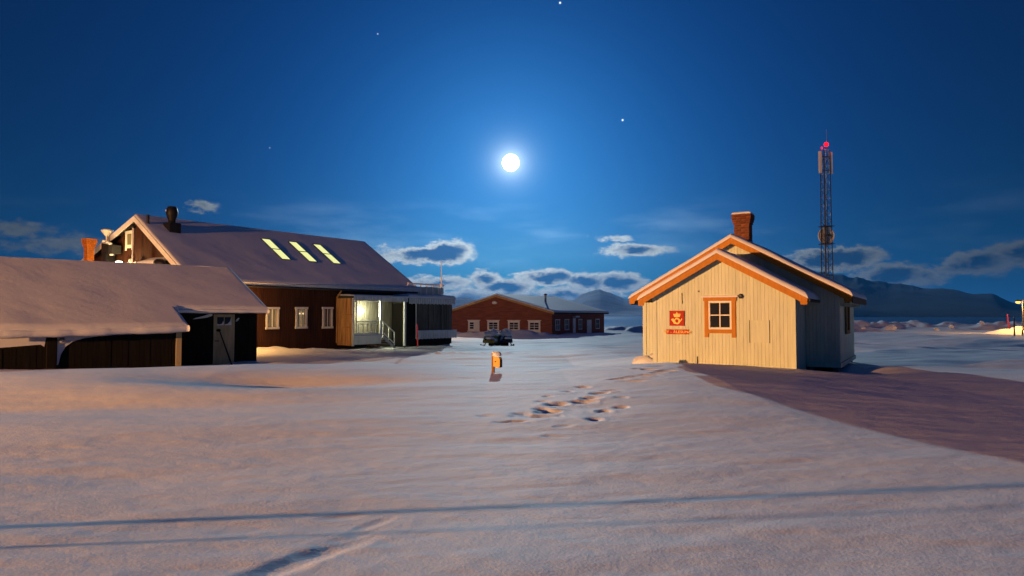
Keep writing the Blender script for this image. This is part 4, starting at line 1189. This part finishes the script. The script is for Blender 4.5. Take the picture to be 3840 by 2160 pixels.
# lapped weatherboards on the gable, one sheet of real boards (too fine to pick apart)
wb = MB(); z = .1
while z < ha - .2:
    half = W_ / 2 if z < he - .15 else W_ / 2 * (ha - .12 - z - .15) / (ha - he)
    if half > .1:
        wb.add([(-W_ / 2 - half, -.012, z), (-W_ / 2 + half, -.012, z), (-W_ / 2 + half, -.004, z + .148), (-W_ / 2 - half, -.004, z + .148)], [(0, 1, 2, 3)])
        wb.add([(-W_ / 2 - half, -.012, z), (-W_ / 2 + half, -.012, z), (-W_ / 2 + half, -.001, z - .002), (-W_ / 2 - half, -.001, z - .002)], [(3, 2, 1, 0)])
    z += .15
tag(wb.build('cladding', 'red', red), kind='stuff')
kr = (ha - he) / (W_ / 2)
ov = .45
gable_roof(red, -W_ - ov, ov, -W_ / 2, ha + .12, ha + .12 - kr * (W_ / 2 + ov), ha + .12 - kr * (W_ / 2 + ov), -.4, L_ + .4, .16, 'redtrim', 'greydark', bh=.24, seed=21, snow_r=.18)
box('eave_board', 'greydark', red, ov - .02, ov + .03, -.39, L_ + .39, he - .18, he - .04)
for k, (a, b) in enumerate(((-11.15, -9.55), (-8.45, -6.85), (-5.65, -4.1), (-3.0, -1.45))):
    wv = window_front(red, a, b, .48, 1.55, -.014, .13, 'white', 'white', 2, 3, head=False)
    box('snow_ledge', 'snow', wv, a - .08, b + .08, -.12, -.015, .36, .475)
    box('head_board', 'white', wv, a - .1, b + .1, -.08, -.02, 1.67, 1.75)
    if k == 0:
        box('blind', 'white', wv, a + .8, b - .15, -.04, -.0305, .65, 1.5)
MB().blob((-7.45, -.08, 3.75), (.36, .10, .18), 3).build('gable_vent', 'white', red, smooth=True)
for a, b in ((.7, 1.8), (3.0, 4.1), (6.7, 7.6), (11.6, 12.7)):
    window_side(red, .004, a, b, .7, 1.75, .1, 2, 2)
for a, b, h in ((5.15, 5.85, 1.95), (9.0, 10.3, 1.75)):
    dd = empty('door', (0, 0, 0), 0, red)
    box('door_leaf', 'white', dd, .004, .05, a, b, .02, h)
    box('handle', 'darksteel', dd, .051, .09, a + .08, a + .2, .9, .95)
box('door_hood', 'snow', red, .004, .5, 5.0, 6.0, 2.05, 2.22)
# flue standing on the right-hand slope
fx, fy = -3.6, 5.2
zf = ha + .12 - kr * (fx + W_ / 2)
MB().tube((fx, fy, zf), (fx, fy, zf + .95), .13, n=12).build('flue', 'steel', red)
MB().lathe((fx, fy, zf + .95), [(.14, 0), (.2, .05), (.2, .14), (.08, .22)], 12).build('flue_cap', 'darksteel', red)

# ================================================================== MAST with antennas
tx, ty = 27.75, 60.0
tz = gz(tx, ty) - .05
mast = empty('lattice_mast', (tx, ty, tz), R(8))
tag(mast, 'tall lattice radio mast with a round dish and red beacon', 'mast')
TH = CAM_Z + 14.6 - tz
hw0, hw1 = .36, .27
legs = [(-1, -1), (1, -1), (1, 1), (-1, 1)]
def mpt(sx, sy, z):
    w_ = hw0 + (hw1 - hw0) * z / TH
    return (sx * w_, sy * w_, z)
for sx, sy in legs:
    MB().tube(mpt(sx, sy, 0), mpt(sx, sy, TH), .045, .04, 6).build('leg', 'darksteel', mast)
NB = 24
for k in range(NB):
    z0_, z1_ = TH * k / NB, TH * (k + 1) / NB
    for i in range(4):
        a, b = legs[i], legs[(i + 1) % 4]
        if k % 2: a, b = b, a
        MB().tube(mpt(*a, z0_), mpt(*b, z1_), .018, n=5).build('brace', 'darksteel', mast)
    for i in range(4):
        MB().tube(mpt(*legs[i], z1_), mpt(*legs[(i + 1) % 4], z1_), .016, n=5).build('strut', 'steel', mast)
ld = MB()
for sx in (-.09, .09): ld.tube((sx, 0, 0), (sx, 0, TH), .02, n=5)
z = .3
while z < TH: ld.tube((-.09, 0, z), (.09, 0, z), .012, n=5); z += .3
ld.build('ladder', 'steel', mast)
cab = MB().box(-.07, .07, .16, .2, 0, TH - .5)
cab.build('cable_tray', 'steel', mast)
for sx, dzz in ((-.50, 0), (.52, -.05)):
    p = empty('panel_antenna', (0, 0, 0), 0, mast)
    box('radome', 'dish', p, sx - .11, sx + .11, -.12, .06, TH - 2.05 + dzz, TH - .10 + dzz)
    box('mount', 'darksteel', p, min(sx, 0) + .12 * (sx < 0), max(sx, 0) - .12 * (sx > 0), -.03, .03, TH - .6, TH - .54)
    box('mount', 'darksteel', p, min(sx, 0) + .12 * (sx < 0), max(sx, 0) - .12 * (sx > 0), -.03, .03, TH - 1.8, TH - 1.74)
dzc = CAM_Z + 7.05 - tz
ds = empty('dish_antenna', (.22, .62, dzc), 0, mast)
prof = []
nd_ = 28
for k in range(7):
    r_ = .76 * k / 6
    prof.append((r_, -.30 + .30 * (k / 6) ** 2))
dv = []; df = []
for r_, d_ in prof[1:]:
    dv += [(r_ * math.cos(2 * math.pi * i / nd_), -d_ - .30, r_ * math.sin(2 * math.pi * i / nd_)) for i in range(nd_)]
df += [(k * nd_ + i, k * nd_ + (i + 1) % nd_, (k + 1) * nd_ + (i + 1) % nd_, (k + 1) * nd_ + i) for k in range(5) for i in range(nd_)]
df.append(tuple(range(nd_)))
nb_ = len(dv)
dv += [(.76 * math.cos(2 * math.pi * i / nd_), .12 - .30, .76 * math.sin(2 * math.pi * i / nd_)) for i in range(nd_)]
df += [(5 * nd_ + i, 5 * nd_ + (i + 1) % nd_, nb_ + (i + 1) % nd_, nb_ + i) for i in range(nd_)]
df.append(tuple(nb_ + i for i in range(nd_)))
MB().add(dv, df).build('reflector', 'dish', ds, smooth=False)
box('mount', 'darksteel', ds, -.2, .2, -.62, -.2, -.12, .12)
for zz in (dzc - .78, dzc + .78):
    box('ring_platform', 'darksteel', mast, -.5, .5, -.45, .45, zz - .03, zz + .03)
MB().tube((.12, 0, TH), (.12, 0, TH + .55), .03, n=6).build('beacon_pole', 'darksteel', mast)
MB().tube((.18, .02, TH + .2), (.18, .02, TH + 1.9), .022, .012, n=6).build('lightning_rod', 'steel', mast)
MB().lathe((.12, -.02, TH + .35), [(.05, 0), (.17, .05), (.19, .2), (.15, .33), (.04, .38)], 14).build('beacon', 'lampred', mast, smooth=True)
MB().lathe((-.36, -.1, TH + .08), [(.03, 0), (.06, .04), (.06, .16), (.02, .2)], 10).build('beacon', 'lampred', mast)
point_lamp('beacon_light', (.12, -.3, TH + .55), 30, (1, .05, .06), .15, mast)

# ================================================================== smaller things on the snow
# litter bin on a post
bx, by = -.45, 16.5
bn = empty('litter_bin', (bx, by, gz(bx, by) - .02), R(-20))
bn.scale = (.8, .8, .78)
tag(bn, 'yellow bin with a snow cap on a short post', 'bin')
MB().box(-.045, .035, -.03, .04, -.25, .61).build('post', 'wood', bn)
MB().prism([(.035, -.09, .20), (.18, -.09, .16), (.24, -.09, .20), (.24, -.09, .44), (.20, -.09, .50), (.035, -.09, .50)], (0, .2, 0)).build('bin_body', 'binyellow', bn)
MB().box(.17, .25, -.085, .105, .17, .40).build('bin_front', 'greydark', bn)
MB().blob((.12, .0, .54), (.13, .13, .11), 6, flat=.75).build('snow_cap', 'snow', bn, smooth=True)
MB().blob((0, 0, .62), (.045, .05, .03), 7).build('snow_cap', 'snow', bn, smooth=True)
box('bin_latch', 'wood', bn, .08, .12, -.1, -.091, .33, .37)
MB().box(-.22, .20, -.06, .06, -.03, .025).build('foot_board', 'wood', bn)

def marker(name, label, x, y, h, mat, r, lean=0.0, group=None, cat='marker pole'):
    o = empty(name, (x, y, gz(x, y) - .05)); o.rotation_euler = (0, lean, 0)
    MB().tube((0, 0, -.2), (0, 0, h), r, r * .8, 8).build('pole', mat, o)
    MB().tube((0, 0, h), (0, 0, h + r), r * .8, r * .3, 8).build('cap', 'plastic_red' if mat == 'plastic_red' else 'darksteel', o)
    tag(o, label, cat, group)
    return o
mx_, my_ = house_world(1.35, 14.55, 0)[:2]
marker('marker_pole', 'red marker pole by the dark annex beside the porch', mx_, my_, 1.45, 'plastic_red', .05, -.03, 'red snow marker poles')
marker('marker_pole', 'red marker pole in the yellow lamplight on the far snow', 62.5, 86.0, 2.3, 'plastic_red', .10, -.05, 'red snow marker poles')
d1 = marker('bollard', 'tall dark post standing before the warm street lamp', 52.6, 71.6, 1.95, 'black', .08, 0, 'dark posts by the street lamp', 'post')
d2 = marker('bollard', 'short dark post stub beside the taller dark post', 53.9, 72.2, .55, 'black', .10, 0, 'dark posts by the street lamp', 'post')

# street lamp at the right edge
lx, ly = 59.3, 79.3
sl = empty('street_lamp', (lx, ly, gz(lx, ly) - .1))
tag(sl, 'warm street lamp glowing at the edge of the snowfield', 'street lamp')
MB().tube((0, 0, 0), (0, 0, 3.7), .09, .07, 10).build('pole', 'darksteel', sl)
MB().tube((0, 0, 3.55), (-.55, -.05, 3.55), .04, n=8).build('arm', 'darksteel', sl)
MB().lathe((-.55, -.05, 3.18), [(.12, 0), (.24, .08), (.26, .2), (.22, .26)], 14).build('lamp_glass', 'lampwarm', sl, smooth=True)
MB().lathe((-.55, -.05, 3.445), [(.34, 0), (.30, .05), (.12, .14), (.04, .2)], 14).build('lamp_shade', 'darksteel', sl)
point_lamp('lamp_light', (-.75, -.45, 3.0), 1500, (1.0, .48, .12), .15, sl)

# snow blocks thrown up along the far bank
for k, (x, y, s) in enumerate(((42.6, 87.0, .75), (39.5, 90.0, .5), (50.0, 90.5, .8), (57.0, 92.0, .5), (46.5, 90.5, .35), (61.0, 95.0, .5), (36.5, 83.0, .45), (67.0, 97.5, .55))):
    o = MB().blob((0, 0, 0), (s * .9, s * .6, s * .6), 60 + k, n=9, m=6, amp=.45).build('snow_block', 'snow')
    o.location = (x, y, gz(x, y) + s * .25); o.rotation_euler = (.2 * k, .3, k)
    lab = ['large snow block nearest the cream house on the far bank', 'small snow lump at the foot of the far bank behind the large block', 'biggest snow block in the middle of the lamplit far bank',
           'small snow lump right of the biggest block on the far bank', 'tiny snow crumb between two blocks on the far bank', 'snow lump near the red marker pole on the far bank',
           'snow lump close beside the corner of the cream house', 'rightmost snow lump on the bank behind the red pole'][k]
    tag(o, lab, 'snow block', 'snow blocks along the far bank')

# snowmobiles under snow
def snowmobile(name, label, x, y, rz, seed, hood):
    o = empty(name, (x, y, gz(x, y) - .06), rz)
    tag(o, label, 'snowmobile', 'snowmobiles parked before the red house')
    # nose towards -y
    track = []
    prof = [(-.2, .02), (1.15, .02), (1.38, .12), (1.42, .26), (1.30, .40), (.2, .42), (-.1, .36), (-.3, .2)]
    MB().prism([(-.24, a, b) for a, b in prof], (.48, 0, 0)).build('track', 'rubber', o)
    MB().prism([(-.40, a, b) for a, b in [(-1.15, .30), (-.2, .26), (.2, .30), (.25, .62), (-.15, .86), (-.55, .84), (-1.05, .58), (-1.22, .42)]], (.80, 0, 0)).build('hood', hood, o)
    MB().prism([(-.22, a, b) for a, b in [(.2, .43), (1.25, .43), (1.32, .72), (1.05, .74), (.7, .64), (.22, .68)]], (.44, 0, 0)).build('seat', 'rubber', o)
    MB().add([(-.34, -.45, .82), (.34, -.45, .82), (.26, -.18, 1.18), (-.26, -.18, 1.18), (-.36, -.40, .82), (.36, -.40, .82), (.28, -.14, 1.18), (-.28, -.14, 1.18)], [(0, 1, 2, 3), (7, 6, 5, 4), (0, 3, 7, 4), (1, 5, 6, 2), (3, 2, 6, 7), (0, 4, 5, 1)]).build('windshield', 'glass', o)
    MB().tube((-.40, .02, 1.02), (.40, .02, 1.02), .025, n=6).tube((0, -.1, .8), (0, .02, 1.02), .03, n=6).build('handlebar', 'black', o)
    for sx in (-.42, .42):
        sk = MB().box(sx - .07, sx + .07, -1.35, -.30, -.01, .03)
        sk.add([(sx - .07, -1.35, -.01), (sx + .07, -1.35, -.01), (sx + .05, -1.62, .20), (sx - .05, -1.62, .20), (sx - .07, -1.35, .03), (sx + .07, -1.35, .03), (sx + .05, -1.60, .23), (sx - .05, -1.60, .23)], [(0, 1, 2, 3), (7, 6, 5, 4), (0, 3, 7, 4), (1, 5, 6, 2), (3, 2, 6, 7)])
        s_ = sk.build('ski', 'black', o)
        MB().bar((sx, -.8, .03), (sx * .6, -.7, .45), .05, .05).build('ski_strut', 'darksteel', s_)
    for sx in (-.22, .22):
        MB().blob((sx, -1.12, .55), (.09, .06, .06), 2).build('headlight', 'glass', o)
    lumps = [((0, -.45, .86), (.46, .40, .26)), ((.05, -.2, 1.06), (.34, .26, .22)), ((0, .75, .78), (.30, .62, .22)), ((.1, -1.0, .62), (.36, .26, .14)),
             ((-.30, -.75, .52), (.16, .30, .22)), ((.34, -.55, .46), (.13, .34, .20)), ((-.33, .3, .34), (.14, .45, .16)), ((.30, .5, .32), (.14, .40, .14)), ((-.42, -1.0, .08), (.13, .35, .09)), ((.42, -1.05, .08), (.13, .35, .09))]
    for q, (c_, r_) in enumerate(lumps):
        MB().blob(c_, r_, seed + q, flat=.7, n=16, m=10, amp=.34).build('snow_cover', 'snow', o, smooth=True)
    box('luggage_rack', 'black', o, -.26, .26, 1.3, 1.62, .55, .60)
snowmobile('snowmobile', 'snow-covered snowmobile with yellow light painted on its nose, left of its twin', -1.40, 49.6, R(-14), 70, 'hood_lit')
snowmobile('snowmobile', 'snow-covered dark snowmobile, right of its twin before the red house', -.52, 50.3, R(8), 80, 'hood')

# ================================================================== lamp behind the camera that gives the orange light
qx, qy = -37.0, -11.0
bl = empty('street_lamp', (qx, qy, gz(qx, qy) - .1))
tag(bl, 'sodium street lamp on a tall pole outside the picture', 'street lamp')
LH = CAM_Z + 2.3 - (gz(qx, qy) - .1)
MB().tube((-.6, -.6, 0), (-.6, -.6, LH + .25), .10, .07, 10).build('pole', 'steel', bl)
MB().tube((-.6, -.6, LH + .22), (.0, .0, LH + .22), .04, n=8).build('arm', 'steel', bl)
MB().lathe((0, 0, LH + .12), [(.20, 0), (.18, .06), (.06, .12)], 14).build('lamp_shade', 'darksteel', bl)
MB().lathe((0, 0, LH + .02), [(.03, 0), (.09, .03), (.10, .09)], 14).build('lamp_glass', 'lampsodium', bl)
sp = bpy.data.lights.new('sodium_light', 'SPOT')
sp.energy = 145000; sp.color = (1.0, .45, .15); sp.spot_size = R(84); sp.spot_blend = 1.0; sp.shadow_soft_size = .07
so = bpy.data.objects.new('sodium_light', sp); COL.objects.link(so); so.parent = bl
so.location = (.12, .14, LH - .08)
tgt = Vector((-2.0, 21.0, 1.2)) - Vector((qx, qy, CAM_Z + 2.3))
so.rotation_euler = tgt.to_track_quat('-Z', 'Y').to_euler()

# street lamp behind the annex, hidden by it: lights the red gable and the terrace railing
hx, hy = -12.5, 61.0
hl = empty('street_lamp', (hx, hy, gz(hx, hy) - .1))
tag(hl, 'sodium street lamp standing hidden behind the annex', 'street lamp')
MB().tube((-.5, 0, 0), (-.5, 0, 3.5), .09, .07, 10).build('pole', 'steel', hl)
MB().tube((-.5, 0, 3.45), (0, 0, 3.45), .04, n=8).build('arm', 'steel', hl)
MB().lathe((0, 0, 3.30), [(.20, 0), (.18, .06), (.06, .12)], 14).build('lamp_shade', 'darksteel', hl)
MB().lathe((0, 0, 3.2), [(.03, 0), (.09, .03), (.10, .09)], 14).build('lamp_glass', 'lampsodium', hl)
point_lamp('lamp_light', (.1, -.1, 3.05), 2700, (1.0, .55, .22), .1, hl)
# wall lamp on the brown house, hidden behind the shed: lights the wall, the downpipe and the porch screen
wl = empty('wall_lamp', house_world(-.48, 1.9, EZ - 1.2), R(-34))
tag(wl, 'sodium lamp on the brown house wall hidden behind the shed', 'lamp')
box('lamp_bracket', 'darksteel', wl, 0, .3, -.03, .03, .2, .26)
MB().lathe((.3, 0, 0), [(.04, 0), (.10, .04), (.11, .14)], 12).build('lamp_glass', 'lampsodium', wl)
MB().lathe((.3, 0, .145), [(.15, 0), (.13, .05), (.05, .1)], 12).build('lamp_shade', 'darksteel', wl)
point_lamp('lamp_light', (.75, .12, -.05), 560, (1.0, .50, .14), .08, wl)

# the post whose two stay ropes throw the thin shadow lines over the near snow
ux, uy = -9.75, -3.2
upo = empty('rope_post', (ux, uy, gz(ux, uy) - .1))
tag(upo, 'wooden post with two stay ropes outside the picture', 'post')
MB().tube((0, 0, 0), (0, 0, 2.3), .09, .08, 12).build('post', 'wood', upo)
LAMP = Vector((qx + .12, qy + .14, CAM_Z + 2.22))
def wire_through(g0, t0, g1, t1, r):
    """a straight wire that hangs between the lamp and two points of its shadow on the snow"""
    a = Vector(g0) + (LAMP - Vector(g0)) * t0; b = Vector(g1) + (LAMP - Vector(g1)) * t1
    d = (b - a).normalized()
    k0 = (a.z - (CAM_Z - 1.75)) / d.z
    p = a - d * k0
    k1 = (uy - a.y) / d.y
    q = a + d * k1
    base = Vector((ux, uy, gz(ux, uy) - .1))
    MB().tube(p - base, q - base, r, n=6).build('stay_rope', 'darksteel', upo)
G = CAM_Z - 1.62
wire_through((-3.98, 5.3, G), .12, (4.97, 6.6, G), .33, .015)
wire_through((-3.62, 4.83, G), .12, (4.3, 5.85, G), .33, .007)
